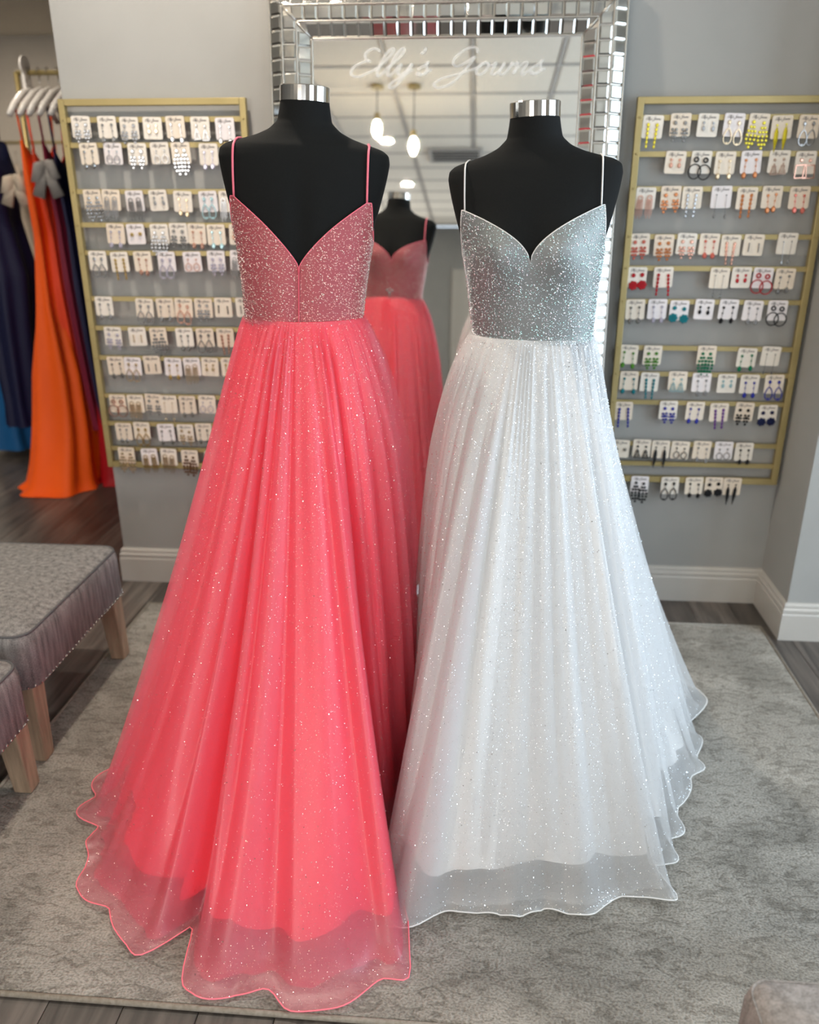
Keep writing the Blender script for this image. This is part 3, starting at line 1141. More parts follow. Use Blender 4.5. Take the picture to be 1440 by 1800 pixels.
hidden_tiles = MB()
bed = MB()
tile_count = 0
for bi, (u0, d0, u1, d1) in enumerate(bands):
    across = math.hypot(u1 - u0, d1 - d0)
    tmb = tile_mesh_for(across)
    tme = tmb.mesh('frame_tile', M['mirror_tile'])
    uc, dc = (u0 + u1) / 2, (d0 + d1) / 2
    for side in ('L', 'R', 'T', 'B'):
        if side in 'LR':
            s = -1 if side == 'L' else 1
            across_v = Vector((s * (u1 - u0), -(d1 - d0), 0)).normalized()
            along_v = Vector((0, 0, 1))
            lo, hi = GZ0 - uc, GZ1 + uc
        else:
            s = 1 if side == 'T' else -1
            across_v = Vector((0, -(d1 - d0), s * (u1 - u0))).normalized()
            along_v = Vector((1, 0, 0))
            lo, hi = -GW2 - uc, GW2 + uc
        nrm = along_v.cross(across_v)
        if nrm.y > 0:
            along_v = -along_v
            nrm = along_v.cross(across_v)
        n = max(1, round((hi - lo - 0.02) / TL))
        step = (hi - lo - 0.01) / n
        for i in range(n):
            w = lo + 0.005 + (i + 0.5) * step
            if side in 'LR':
                pos = Vector((s * (GW2 + uc), -dc, w))
            else:
                pos = Vector((w, -dc, GZ1 + uc if side == 'T' else GZ0 - uc))
            # small differences in how each piece is set
            jx, jy = random.uniform(-0.035, 0.035), random.uniform(-0.035, 0.035)
            nn = (nrm + along_v * jx + across_v * jy).normalized()
            al = (along_v - nn * along_v.dot(nn)).normalized()
            ac = nn.cross(al)
            mtx = Matrix((al, ac, nn)).transposed().to_4x4()
            mtx.translation = pos
            vis = (side == 'T') or (side == 'R' and w > 0.88) or (side == 'L' and w > 1.50)
            if vis:
                o = obj('frame_tile', tme, mirror)
                o.matrix_local = mtx
                tile_count += 1
            else:
                hidden_tiles.add([mtx @ Vector(v) for v in tmb.v], tmb.f)
    # sloping bed under the band
ht = hidden_tiles.build('lower_frame_tiles', M['mirror_tile'], mirror)
ht['kind'] = 'stuff'
# moulded bed that the tiles sit on: a stepped frame profile swept around the glass
prof = [(0.0, 0.004), (0.0, D0 - 0.003), (0.045, D1 - 0.003), (0.092, D1 - 0.002), (0.134, 0.001), (0.134, 0.0)]
vs, fs = [], []
for (sx, sz) in ((-1, -1), (1, -1), (1, 1), (-1, 1)):
    for u, d in prof:
        vs.append((sx * (GW2 + u), -d, (GZ1 + u) if sz > 0 else (GZ0 - u)))
npf = len(prof)
for k in range(4):
    k2 = (k + 1) % 4
    for i in range(npf - 1):
        fs.append((k * npf + i, k * npf + i + 1, k2 * npf + i + 1, k2 * npf + i))
MB().add(vs, fs).build('frame_moulding', M['silver'], mirror)
for u, d in ((0.001, 0.008), (0.046, D1 + 0.002), (0.092, D1 + 0.003), (0.135, 0.006)):
    ring = [(-GW2 - u, -d, GZ0 - u), (GW2 + u, -d, GZ0 - u), (GW2 + u, -d, GZ1 + u), (-GW2 - u, -d, GZ1 + u)]
    bm = MB()
    for k in range(4):
        a, b = Vector(ring[k]), Vector(ring[(k + 1) % 4])
        ln = (b - a).length
        nb = int(ln / 0.007)
        pts = [a + (b - a) * (q / nb) for q in range(nb + 1)]
        rr = [0.0034 if q % 2 else 0.0024 for q in range(nb + 1)]
        bm.tube(pts, rr, 6)
    bm.build('beading', M['silver'], mirror, smooth=True)
for sx in (-1, 1):
    for u0, d0, u1, d1 in bands:
        MB().tube([(sx * (GW2 + u0), -d0 - 0.002, GZ1 + u0), (sx * (GW2 + u1), -d1 - 0.002, GZ1 + u1)], 0.0035, 6).build('mitre_bead', M['silver'], mirror, smooth=True)

# ------------------------------------------------------------------ script lettering


def catmull(pts, k=5):
    pts = [np.array(p, float) for p in pts]
    ext = [2 * pts[0] - pts[1]] + pts + [2 * pts[-1] - pts[-2]]
    out = []
    for i in range(1, len(ext) - 2):
        p0, p1, p2, p3 = ext[i - 1], ext[i], ext[i + 1], ext[i + 2]
        for q in range(k):
            t = q / k
            out.append(0.5 * ((2 * p1) + (-p0 + p2) * t + (2 * p0 - 5 * p1 + 4 * p2 - p3) * t * t + (-p0 + 3 * p1 - 3 * p2 + p3) * t ** 3))
    out.append(pts[-1])
    return out


GLYPH = {
    'E': (0.72, [[(.62, .86), (.52, .98), (.32, .98), (.22, .80), (.34, .60), (.46, .55), (.28, .52), (.06, .32), (.10, .06), (.34, -.02), (.60, .14), (.74, .25)]]),
    'l': (0.30, [[(.0, .22), (.16, .50), (.28, .86), (.22, 1.0), (.12, .84), (.08, .40), (.12, .06), (.20, .0), (.32, .20)]]),
    'y': (0.46, [[(.0, .22), (.08, .42), (.10, .14), (.18, .02), (.32, .18), (.38, .44), (.34, .10), (.24, -.34), (.10, -.46), (.04, -.32), (.20, -.10), (.48, .22)]]),
    "'": (0.16, [[(.08, 1.0), (.10, .90), (.05, .78)]]),
    's': (0.38, [[(.0, .22), (.14, .36), (.20, .50), (.20, .36), (.28, .18), (.22, .02), (.08, .02), (.06, .10), (.22, .04), (.40, .22)]]),
    ' ': (0.34, []),
    'G': (0.92, [[(.74, .80), (.64, .98), (.40, .96), (.20, .70), (.20, .44), (.36, .32), (.56, .44), (.72, .66), (.64, .20), (.44, -.30), (.16, -.46), (-.04, -.34), (.10, -.12), (.56, .06), (.94, .24)]]),
    'o': (0.42, [[(.0, .22), (.14, .40), (.24, .46), (.10, .38), (.06, .14), (.16, .0), (.30, .10), (.32, .34), (.24, .44), (.32, .34), (.44, .34)]]),
    'w': (0.62, [[(.0, .34), (.08, .44), (.08, .14), (.16, .0), (.28, .14), (.32, .42), (.30, .12), (.40, .0), (.50, .14), (.54, .44), (.52, .34), (.64, .34)]]),
    'n': (0.52, [[(.0, .34), (.08, .44), (.10, .02), (.14, .24), (.26, .44), (.34, .38), (.32, .08), (.40, .0), (.54, .22)]]),
}


def script(text, height, stroke, sides=4, k=5, shear=0.38, deep=0.4):
    """mesh of a handwritten line in the XZ plane, baseline z=0, starting at x=0"""
    mb = MB()
    x = 0.0
    for ch in text:
        adv, strokes = GLYPH[ch]
        for st in strokes:
            pts = [(x + px + shear * pz, 0.0, pz) for px, pz in st]
            c2 = catmull([(p[0], p[2]) for p in pts], k)
            mb.tube([(p[0] * height, 0, p[1] * height) for p in c2], stroke, sides, flat=deep)
        x += adv
    return mb, x * height


TXT = "Elly's Gowns"
smb, sw = script(TXT, 0.078, 0.0038, 6, 6)
scale_x = 0.615 / sw
smb.v = [(-0.312 + v[0] * scale_x, v[1] - 0.010, v[2] + 1.858) for v in smb.v]
lt = smb.build('lettering', M['lettering'], mirror, smooth=True)
lt['label'] = 'white handwritten lettering on the glass'

# ------------------------------------------------------------------ gold earring racks
RZ = {
    'left': [1.732, 1.654, 1.507, 1.398, 1.304, 1.145, 1.040, 0.931, 0.787, 0.679, 0.579],
    'right': [1.727, 1.620, 1.515, 1.366, 1.264, 1.154, 0.995, 0.903, 0.800, 0.645, 0.569],
}


def rack(x0, x1, z0, z1, rails, label):
    r = empty('earring_rack', ((x0 + x1) / 2, YW - 0.03, z0))
    tag(r, label, 'display rack', 'gold wall racks for earrings')
    w, h, t, d = (x1 - x0) / 2, z1 - z0, 0.021, 0.012
    for s in (-1, 1):
        xa = -w if s < 0 else w - t
        MB().box(xa, xa + t, -d, d, 0, h).build('upright', M['gold'], r, bevel=0.0015)
    MB().box(-w + t, w - t, -d, d, h - t, h).build('top_bar', M['gold'], r, bevel=0.0015)
    MB().box(-w + t, w - t, -d, d, 0, t).build('bottom_bar', M['gold'], r, bevel=0.0015)
    for z in rails:
        if z - z0 < t + 0.005:
            continue
        MB().box(-w + t, w - t, -0.004, 0.004, z - z0 - 0.008, z - z0 + 0.008).build('rail', M['gold'], r)
    sc = MB()
    for z in rails:
        for s in (-1, 1):
            sc.tube([(s * (w - t / 2), -d, z - z0), (s * (w - t / 2), -d - 0.004, z - z0)], [0.004, 0.002], 8)
    so = sc.build('screws', M['gold'], r)
    so['kind'] = 'stuff'
    # stand-off pegs that carry the frame on the wall
    pg = MB()
    for s in (-1, 1):
        for z in (0.06, h - 0.06):
            pg.tube([(s * (w - t / 2), d, z), (s * (w - t / 2), 0.03, z)], 0.006, 8)
    pg.build('wall_pegs', M['gold'], r)
    return r


rack(-1.419, -0.779, 0.505, 1.795, RZ['left'], 'gold metal rack of mostly clear and champagne earrings beside the doorway')
rack(0.490, 1.118, 0.500, 1.787, RZ['right'], 'gold metal rack of coloured earrings right of the mirror')

CARD_W, CARD_H = 0.064, 0.068


def card_mesh():
    mb = MB()
    r, n = 0.006, 4
    out = []
    for cx, cz, a0 in ((CARD_W / 2 - r, -r, 0), (-CARD_W / 2 + r, -r, 90), (-CARD_W / 2 + r, -CARD_H + r, 180), (CARD_W / 2 - r, -CARD_H + r, 270)):
        for k in range(n + 1):
            a = math.radians(a0 + 90 * k / n)
            out.append((cx + r * math.cos(a), cz + r * math.sin(a)))
    m = len(out)
    vs = [(x, -0.0006, z) for x, z in out] + [(x, 0.0006, z) for x, z in out]
    fs = [tuple(range(m)), tuple(reversed(range(m, 2 * m)))] + [(i, m + i, m + (i + 1) % m, (i + 1) % m) for i in range(m)]
    mb.add(vs, fs)
    return mb.mesh('earring_card', M['card'])


CARD = card_mesh()
pmb, pw = script(TXT, 0.0085, 0.00055, 4, 3)
k_ = 0.046 / pw
pmb.v = [(-0.024 + v[0] * k_, -0.0010 + v[1] * 0.5, v[2] - 0.0135) for v in pmb.v]
PRINT = pmb.mesh('card_lettering', M['ink'])

GEM = {
    'clear': (0.50, 0.50, 0.51), 'silver': (0.34, 0.33, 0.32), 'champagne': (0.74, 0.58, 0.38), 'gold': (0.62, 0.43, 0.16), 'rose': (0.72, 0.40, 0.30), 'lilac': (0.50, 0.47, 0.56),
    'aqua': (0.36, 0.55, 0.58), 'yellow': (0.62, 0.52, 0.02), 'amber': (0.50, 0.17, 0.05), 'coral': (0.62, 0.14, 0.10), 'red': (0.50, 0.02, 0.03), 'black': (0.018, 0.018, 0.02), 'teal': (0.02, 0.22, 0.26),
    'green': (0.10, 0.30, 0.04), 'emerald': (0.01, 0.20, 0.10), 'blue': (0.03, 0.04, 0.35), 'navy': (0.012, 0.018, 0.07), 'purple': (0.16, 0.05, 0.30), 'brown': (0.16, 0.07, 0.03), 'tan': (0.38, 0.25, 0.18)}
gem_mat = {}
for k, cc in GEM.items():
    metal = 0.85 if k in ('clear', 'silver', 'champagne', 'gold', 'rose') else 0.35
    gem_mat[k] = mat('earring_' + k, cc, 0.16, metal=metal)


def g_gem(mb, x, z, rx, rz=None, seg=7):
    rz = rz or rx
    a = [(x + rx * math.cos(2 * PI * q / seg), -0.0015, z + rz * math.sin(2 * PI * q / seg)) for q in range(seg)]
    b = [(x + rx * .62 * math.cos(2 * PI * (q + .5) / seg), -0.0015 - 0.6 * rx, z + rz * .62 * math.sin(2 * PI * (q + .5) / seg)) for q in range(seg)]
    fs = [(q, (q + 1) % seg, seg + q) for q in range(seg)] + [((q + 1) % seg, seg + (q + 1) % seg, seg + q) for q in range(seg)]
    fs.append(tuple(range(seg, 2 * seg)))
    mb.add(a + b, fs)


def g_ring(mb, x, z, rx, rz, r=0.0011, tear=False, n=18):
    pts = []
    for q in range(n):
        a = 2 * PI * q / n
        w = 1.0
        if tear:
            w = 0.35 + 0.65 * math.sin(min(PI, max(0, (PI - abs((a - PI / 2 + PI) % (2 * PI) - PI)) * -1 + PI)) / 2)
        pts.append((x + rx * math.cos(a) * w, -0.003, z + rz * math.sin(a)))
    mb.tube(pts, r, 5, closed=True)


def g_bar(mb, x, z0, z1, r=0.0010, x1=None):
    mb.tube([(x, -0.003, z0), (x if x1 is None else x1, -0.003, z1)], r, 5)


def earring_mesh(kind, colr):
    mb = MB()
    top = -0.026
    if kind == 'stud':
        g_gem(mb, 0, top - 0.006, 0.006)
    elif kind == 'drop':
        g_gem(mb, 0, top, 0.0042)
        g_bar(mb, 0, top, top - 0.03, 0.0007)
        g_gem(mb, 0, top - 0.016, 0.0025)
        g_gem(mb, 0, top - 0.038, 0.0065, 0.009)
    elif kind == 'short_drop':
        g_gem(mb, 0, top, 0.004)
        g_gem(mb, 0, top - 0.014, 0.0052, 0.007)
        g_bar(mb, 0, top, top - 0.01, 0.0008)
    elif kind == 'teardrop_hoop':
        g_gem(mb, 0, top, 0.005, 0.006)
        g_bar(mb, 0, top, top - 0.016, 0.0008)
        g_ring(mb, 0, top - 0.034, 0.0125, 0.019, 0.0017, True)
        g_gem(mb, 0, top - 0.050, 0.003)
    elif kind == 'hoop':
        g_ring(mb, 0, top, 0.0055, 0.0055, 0.0022)
        g_ring(mb, 0, top - 0.030, 0.0165, 0.0185, 0.0017)
    elif kind == 'small_hoop':
        g_gem(mb, 0, top, 0.003)
        g_bar(mb, 0, top, top - 0.012, 0.0007)
        g_ring(mb, 0, top - 0.022, 0.0085, 0.0105, 0.0013)
    elif kind == 'cluster':
        g_gem(mb, 0, top, 0.0055)
        for (x, z, r) in ((-.005, -.016, .0042), (.005, -.016, .0042), (0, -.024, .005), (-.007, -.025, .0034), (.007, -.025, .0034), (-.004, -.034, .0042), (.004, -.034, .0042), (0, -.043, .0042)):
            g_gem(mb, x, top + z, r)
    elif kind == 'chandelier':
        g_gem(mb, 0, top, 0.005)
        for row, (z, w) in enumerate(((-.012, .004), (-.022, .0085), (-.032, .0105), (-.042, .0105), (-.052, .0075), (-.061, .003))):
            k = 1 if w < .0035 else (2 if w < 0.005 else 3)
            for q in range(k):
                g_gem(mb, 0 if k == 1 else -w + 2 * w * q / (k - 1), top + z, 0.0043)
    elif kind == 'long':
        for q in range(6):
            g_gem(mb, 0, top - q * 0.0105, 0.0045 - 0.0002 * q, 0.0056)
    elif kind == 'fringe':
        g_ring(mb, 0, top - 0.004, 0.006, 0.006, 0.0014)
        for q in range(5):
            x = -0.007 + q * 0.0035
            g_bar(mb, x, top - 0.008, top - 0.050 - 0.008 * (q % 2), 0.0012, x * 1.25)
    elif kind == 'chain':
        g_bar(mb, 0, top, top - 0.052, 0.0006)
        g_gem(mb, 0, top, 0.0022)
        g_gem(mb, 0, top - 0.055, 0.0032, 0.006)
    elif kind == 'bar':
        g_bar(mb, 0, top, top - 0.024, 0.0018)
    elif kind == 'feather':
        g_gem(mb, 0, top, 0.003)
        mb.tube([(0, -0.003, top - 0.004), (0, -0.003, top - 0.016), (0, -0.003, top - 0.036), (0, -0.003, top - 0.066)], [0.001, 0.0055, 0.006, 0.0006], 6, flat=0.4)
    elif kind == 'triangle':
        g_gem(mb, 0, top, 0.004)
        for a, b in (((0, -.008), (-.0095, -.036)), ((-.0095, -.036), (.0095, -.036)), ((.0095, -.036), (0, -.008))):
            mb.tube([(a[0], -.003, top + a[1]), (b[0], -.003, top + b[1])], 0.0013, 5)
        for q in (-1, 0, 1):
            g_bar(mb, q * .0045, top - .014, top - .036, 0.0010)
    elif kind == 'square_hoop':
        g_gem(mb, 0, top, 0.005)
        for a, b in (((-.013, -.012), (.013, -.012)), ((.013, -.012), (.015, -.044)), ((.015, -.044), (-.015, -.044)), ((-.015, -.044), (-.013, -.012))):
            mb.tube([(a[0], -.003, top + a[1]), (b[0], -.003, top + b[1])], 0.0016, 5)
    elif kind == 'big_cluster':
        g_gem(mb, 0, top, 0.0065)
        for q in range(7):
            a = 2 * PI * q / 7
            g_gem(mb, 0.0085 * math.cos(a), top - 0.028 + 0.0085 * math.sin(a), 0.0056)
        g_gem(mb, 0, top - 0.028, 0.006)
    return mb.mesh('earring', gem_mat[colr])


EAR = {}


def earring(kind, colr):
    if (kind, colr) not in EAR:
        EAR[(kind, colr)] = earring_mesh(kind, colr)
    return EAR[(kind, colr)]


ORD = ['first', 'second', 'third', 'fourth', 'fifth', 'sixth', 'seventh', 'eighth', 'ninth', 'tenth', 'bottom']
WORDS = dict(stud='stud', drop='drop', short_drop='short drop', teardrop_hoop='teardrop', hoop='round hoop', small_hoop='small hoop', cluster='cluster', chandelier='beaded chandelier', long='long linear',
             fringe='fringe', chain='fine chain', bar='slim bar', feather='long feather', triangle='triangle', square_hoop='square hoop', big_cluster='large cluster')

LEFT = [
    [(-1.349, 1.744, 'cluster clear'), (-1.258, 1.743, 'drop silver'), (-1.182, 1.74, 'cluster clear'), (-1.101, 1.739, 'short_drop champagne'), (-1.024, 1.742, 'drop clear'), (-0.938, 1.739, 'triangle silver'), (-0.855, 1.736, 'drop silver')],
    [(-1.335, 1.661, 'drop silver'), (-1.248, 1.661, 'small_hoop clear'), (-1.164, 1.66, 'cluster clear'), (-1.086, 1.662, 'small_hoop silver'), (-1.014, 1.662, 'chandelier clear'), (-0.917, 1.658, 'drop lilac')],
    [(-1.343, 1.514, 'chandelier clear'), (-1.274, 1.514, 'fringe clear'), (-1.193, 1.511, 'fringe silver'), (-1.109, 1.513, 'short_drop clear'), (-1.021, 1.509, 'drop champagne'), (-0.933, 1.509, 'teardrop_hoop aqua'), (-0.863, 1.509, 'fringe clear')],
    [(-1.274, 1.403, 'drop lilac'), (-1.202, 1.402, 'stud gold'), (-1.117, 1.402, 'chandelier clear'), (-1.048, 1.405, 'cluster silver'), (-0.982, 1.403, 'drop rose'), (-0.914, 1.401, 'drop aqua'), (-0.834, 1.401, 'short_drop rose')],
    [(-1.352, 1.311, 'teardrop_hoop clear'), (-1.273, 1.308, 'long gold'), (-1.189, 1.31, 'drop rose'), (-1.101, 1.31, 'teardrop_hoop lilac'), (-1.009, 1.31, 'small_hoop rose'), (-0.921, 1.314, 'cluster lilac'), (-0.838, 1.315, 'fringe silver')],
    [(-1.351, 1.153, 'drop clear'), (-1.199, 1.148, 'teardrop_hoop clear'), (-1.125, 1.149, 'drop clear'), (-1.054, 1.15, 'teardrop_hoop rose'), (-0.982, 1.15, 'cluster clear'), (-0.909, 1.153, 'bar black'), (-0.832, 1.154, 'bar silver')],
    [(-1.332, 1.045, 'cluster lilac'), (-1.24, 1.045, 'bar champagne'), (-1.162, 1.044, 'chandelier clear'), (-1.063, 1.045, 'drop silver'), (-0.987, 1.044, 'teardrop_hoop silver'), (-0.911, 1.045, 'long rose'), (-0.83, 1.045, 'small_hoop gold')],
    [(-1.337, 0.936, 'drop silver'), (-1.27, 0.935, 'teardrop_hoop champagne'), (-1.198, 0.941, 'bar silver'), (-1.116, 0.935, 'drop gold'), (-1.047, 0.936, 'fringe champagne'), (-0.976, 0.937, 'short_drop champagne'), (-0.903, 0.938, 'drop gold')],
    [(-1.348, 0.792, 'hoop rose'), (-1.278, 0.793, 'fringe champagne'), (-1.208, 0.797, 'cluster clear'), (-1.15, 0.793, 'chain champagne'), (-1.078, 0.792, 'drop silver'), (-1.0, 0.796, 'small_hoop lilac')],
    [(-1.339, 0.682, 'drop clear'), (-1.266, 0.687, 'teardrop_hoop gold'), (-1.173, 0.682, 'drop silver'), (-1.096, 0.682, 'cluster champagne'), (-1.025, 0.687, 'drop silver')],
    [(-1.336, 0.588, 'chandelier champagne'), (-1.245, 0.586, 'fringe gold'), (-1.168, 0.587, 'fringe champagne'), (-1.085, 0.583, 'chandelier brown'), (-0.995, 0.581, 'cluster gold')],
]
RIGHT = [
    [(0.546, 1.734, 'long yellow'), (0.631, 1.739, 'cluster silver'), (0.718, 1.738, 'short_drop clear'), (0.799, 1.738, 'teardrop_hoop champagne'), (0.876, 1.737, 'chandelier yellow'), (0.946, 1.731, 'feather yellow'), (1.03, 1.732, 'teardrop_hoop silver')],
    [(0.629, 1.629, 'short_drop rose'), (0.71, 1.629, 'hoop black'), (0.786, 1.627, 'drop champagne'), (0.866, 1.629, 'drop amber'), (0.955, 1.63, 'triangle tan'), (1.036, 1.627, 'square_hoop rose')],
    [(0.545, 1.52, 'fringe rose'), (0.625, 1.524, 'cluster amber'), (0.694, 1.522, 'long clear'), (0.787, 1.524, 'chain silver'), (0.87, 1.52, 'long amber'), (0.948, 1.524, 'drop amber'), (1.035, 1.522, 'drop coral')],
    [(0.539, 1.376, 'cluster coral'), (0.619, 1.373, 'cluster amber'), (0.695, 1.378, 'cluster rose'), (0.768, 1.377, 'drop coral'), (0.838, 1.373, 'long rose'), (0.913, 1.375, 'bar silver'), (1.021, 1.38, 'chain silver')],
    [(0.542, 1.268, 'big_cluster red'), (0.628, 1.269, 'long red'), (0.816, 1.268, 'chain silver'), (0.887, 1.27, 'short_drop red'), (0.959, 1.269, 'hoop red'), (1.031, 1.267, 'drop silver')],
    [(0.545, 1.161, 'drop silver'), (0.62, 1.163, 'drop lilac'), (0.695, 1.159, 'big_cluster teal'), (0.779, 1.164, 'short_drop black'), (0.861, 1.164, 'drop black'), (0.942, 1.161, 'drop clear'), (1.023, 1.162, 'hoop black')],
    [(0.539, 1.005, 'drop green'), (0.621, 1.004, 'cluster green'), (0.807, 1.006, 'chandelier emerald'), (0.945, 1.0, 'drop emerald'), (1.026, 1.006, 'chain silver')],
    [(0.548, 0.912, 'drop teal'), (0.621, 0.909, 'long teal'), (0.718, 0.914, 'triangle aqua'), (0.801, 0.91, 'drop clear'), (0.889, 0.908, 'short_drop aqua'), (0.967, 0.907, 'drop blue'), (1.051, 0.908, 'teardrop_hoop blue')],
    [(0.539, 0.801, 'long blue'), (0.697, 0.808, 'cluster blue'), (0.792, 0.806, 'drop blue'), (0.875, 0.803, 'long purple'), (0.965, 0.807, 'cluster black'), (1.045, 0.8, 'big_cluster navy')],
    [(0.542, 0.659, 'stud silver'), (0.618, 0.663, 'triangle black'), (0.686, 0.66, 'feather black'), (0.757, 0.659, 'small_hoop black'), (0.835, 0.661, 'drop clear'), (0.911, 0.661, 'small_hoop silver'), (0.984, 0.658, 'drop black')],
    [(0.623, 0.524, 'chandelier black'), (0.732, 0.524, 'teardrop_hoop black'), (0.82, 0.525, 'drop black'), (0.891, 0.527, 'big_cluster black'), (0.958, 0.526, 'feather black')],
]
card_no = 0
for side, rows in (('left', LEFT), ('right', RIGHT)):
    rails = RZ[side]
    for ri, row in enumerate(rows):
        for ci, (x, z, kc) in enumerate(row):
            kind, colr = kc.split()
            yb = YW - 0.03 - 0.0075 - 0.0016 * (ci % 2) - 0.0005
            if side == 'right' and ri == 10 or side == 'left' and ri == 10:
                yb -= 0.009
            o = obj('earring_card', CARD, None, (x, yb, z))
            o.rotation_euler = (math.radians(random.uniform(1.0, 3.5)), math.radians(random.uniform(-2.2, 2.2)), math.radians(random.uniform(-3, 3)))
            where = 'bottom row' if ri == 10 else ORD[ri] + ' row'
            tag(o, 'card of %s %s earrings, %s from left, %s of %s rack' % (colr, WORDS[kind], ORD[ci], where, side), 'earrings', 'earring cards on the %s rack' % side)
            obj('card_lettering', PRINT, o)
            for s in (-1, 1):
                e_ = obj('earring', earring(kind, colr), o, (s * 0.0145, -0.0008, random.uniform(-0.002, 0.002)))
                e_.scale = (1.2, 1.2, 1.2)
                e_.location.z += 0.004
                e_.rotation_euler = (0, math.radians(random.uniform(-4, 4)), 0)
            card_no += 1

# ------------------------------------------------------------------ upholstered ottomans


def ottoman(loc, w, d, z0, z1, label, m, crown=0.018, r=0.05, leg_in=0.045, rug_side=False):
    root = empty('ottoman', loc)
    tag(root, label, 'ottoman', 'upholstered ottomans around the rug')
    n = 160

    def outline(inset, k=None):
        pts = []
        rr = max(0.004, r - inset * 0.5)
        hw, hd = w / 2 - inset, d / 2 - inset
        for cx, cy, a0 in ((hw - rr, hd - rr, 0), (-hw + rr, hd - rr, 90), (-hw + rr, -hd + rr, 180), (hw - rr, -hd + rr, 270)):
            for q in range(9):
                a = math.radians(a0 + 90 * q / 8)
                pts.append((cx + rr * math.cos(a), cy + rr * math.sin(a)))
        return pts
    prof = [(0.012, z0), (0.0, z0 + 0.006), (0.0, z1 - 0.035), (0.004, z1 - 0.016), (0.012, z1 - 0.007), (0.03, z1 - 0.001), (0.07, z1 + crown * 0.45), (0.13, z1 + crown * 0.8), (0.2, z1 + crown)]
    P = []
    for ins, z in prof:
        P.append([(x, y, z) for x, y in outline(ins)])
    P.append([(0, 0, z1 + crown)] * len(P[0]))
    P.insert(0, [(x * 0.98, y * 0.98, z0 + 0.004) for x, y in outline(0.06)])
    obj('cushion_body', grid_mesh('cushion_body', np.array(P)[:, ::-1], m), root)
    pp = [(x, y, z1 - 0.010) for x, y in outline(0.0075)]
    if rug_side:
        MB().tube(pp, 0.0035, 6, closed=True).build('piping', M['piping'], root, smooth=True)
    else:
        MB().tube(pp, 0.0022, 6, closed=True).build('top_seam', m, root, smooth=True)
    nails = MB()
    ol = outline(-0.0005)
    acc = 0.0
    step = 0.02
    m_ = len(ol)
    for i in range(m_):
        a, b = Vector(ol[i]), Vector(ol[(i + 1) % m_])
        ln = (b - a).length
        while acc < ln:
            p = a + (b - a) * (acc / ln)
            t = (b - a).normalized()
            nx, ny = t.y, -t.x
            nails.tube([(p.x, p.y, z0 + 0.010), (p.x + nx * 0.002, p.y + ny * 0.002, z0 + 0.010), (p.x + nx * 0.003, p.y + ny * 0.003, z0 + 0.010)], [0.004, 0.0032, 0.001], 6)
            acc += step
        acc -= ln
    no = nails.build('nailheads', M['nail'], root)
    no['kind'] = 'stuff'
    for sx in (-1, 1):
        for sy in (-1, 1):
            x, y = sx * (w / 2 - leg_in), sy * (d / 2 - leg_in)
            a, b = 0.030, 0.024
            ox, oy = sx * 0.006, sy * 0.010
            zb = 0.0105 if rug_side and sx > 0 else 0.0
            vs = [(x - b + ox, y - b + oy, zb), (x + b + ox, y - b + oy, zb), (x + b + ox, y + b + oy, zb), (x - b + ox, y + b + oy, zb), (x - a, y - a, z0 + 0.006), (x + a, y - a, z0 + 0.006), (x + a, y + a, z0 + 0.006), (x - a, y + a, z0 + 0.006)]
            MB().add(vs, [(0, 3, 2, 1), (4, 5, 6, 7), (0, 1, 5, 4), (1, 2, 6, 5), (2, 3, 7, 6), (3, 0, 4, 7)]).build('leg', M['leg_wood'], root, bevel=0.004)
    return root


ottoman((-1.455, 2.105, 0), 0.60, 0.615, 0.245, 0.420, 'grey woven ottoman with pale wooden legs nearest the gown rail', M['ottoman'], rug_side=True)
ottoman((-1.430, 1.430, 0), 0.60, 0.615, 0.215, 0.395, 'grey woven ottoman cut off by the left edge of the photo', M['ottoman'], rug_side=True)
ottoman((0.735, 0.640, 0), 0.62, 0.60, 0.235, 0.410, 'taupe upholstered ottoman corner at the bottom right', M['ottoman_b'], r=0.035)

# ------------------------------------------------------------------ gown rails in the back room


def gown_rail(loc, rz, length, height, label):
    r = empty('gown_rail', loc, rz)
    tag(r, label, 'clothes rail', 'gold gown rails in the back room')
    MB().tube([(0, 0, height), (length, 0, height)], 0.012, 10).build('rail', M['gold'], r, smooth=True)
    for x in (0.0, length):
        MB().tube([(x, 0, 0.03), (x, 0, height)], 0.013, 10).build('post', M['gold'], r, smooth=True)
        MB().tube([(x, -0.26, 0.02), (x, 0.26, 0.02)], 0.018, 10).build('foot', M['gold'], r, smooth=True)
    MB().tube([(0, 0, 0.05), (length, 0, 0.05)], 0.012, 10).build('base_bar', M['gold'], r, smooth=True)
    return r


RAILX, RAILY, RAILZ = -2.235, 4.30, 2.045
gown_rail((RAILX - 0.02, RAILY, 0), 0, 1.15, RAILZ, 'gold clothes rail holding the orange gowns')
gown_rail((-4.42, 7.25, 0), 0, 2.2, 1.9, 'far gold clothes rail against the back room wall')

gown_mats = {}


def cloth(colr, rough=0.55, sheen=0.06):
    if colr not in gown_mats:
        m = mat('gown_cloth_%d' % len(gown_mats), colr, rough, spec=0.3)
        m.node_tree.nodes['Principled BSDF'].inputs['Sheen Weight'].default_value = sheen if max(colr) > 0.2 else 0.0
        noise_color(m, tuple(c_ * 0.93 for c_ in colr), tuple(min(1, c_ * 1.05) for c_ in colr), (6, 6, 2), 2)
        gown_mats[colr] = m
    return gown_mats[colr]


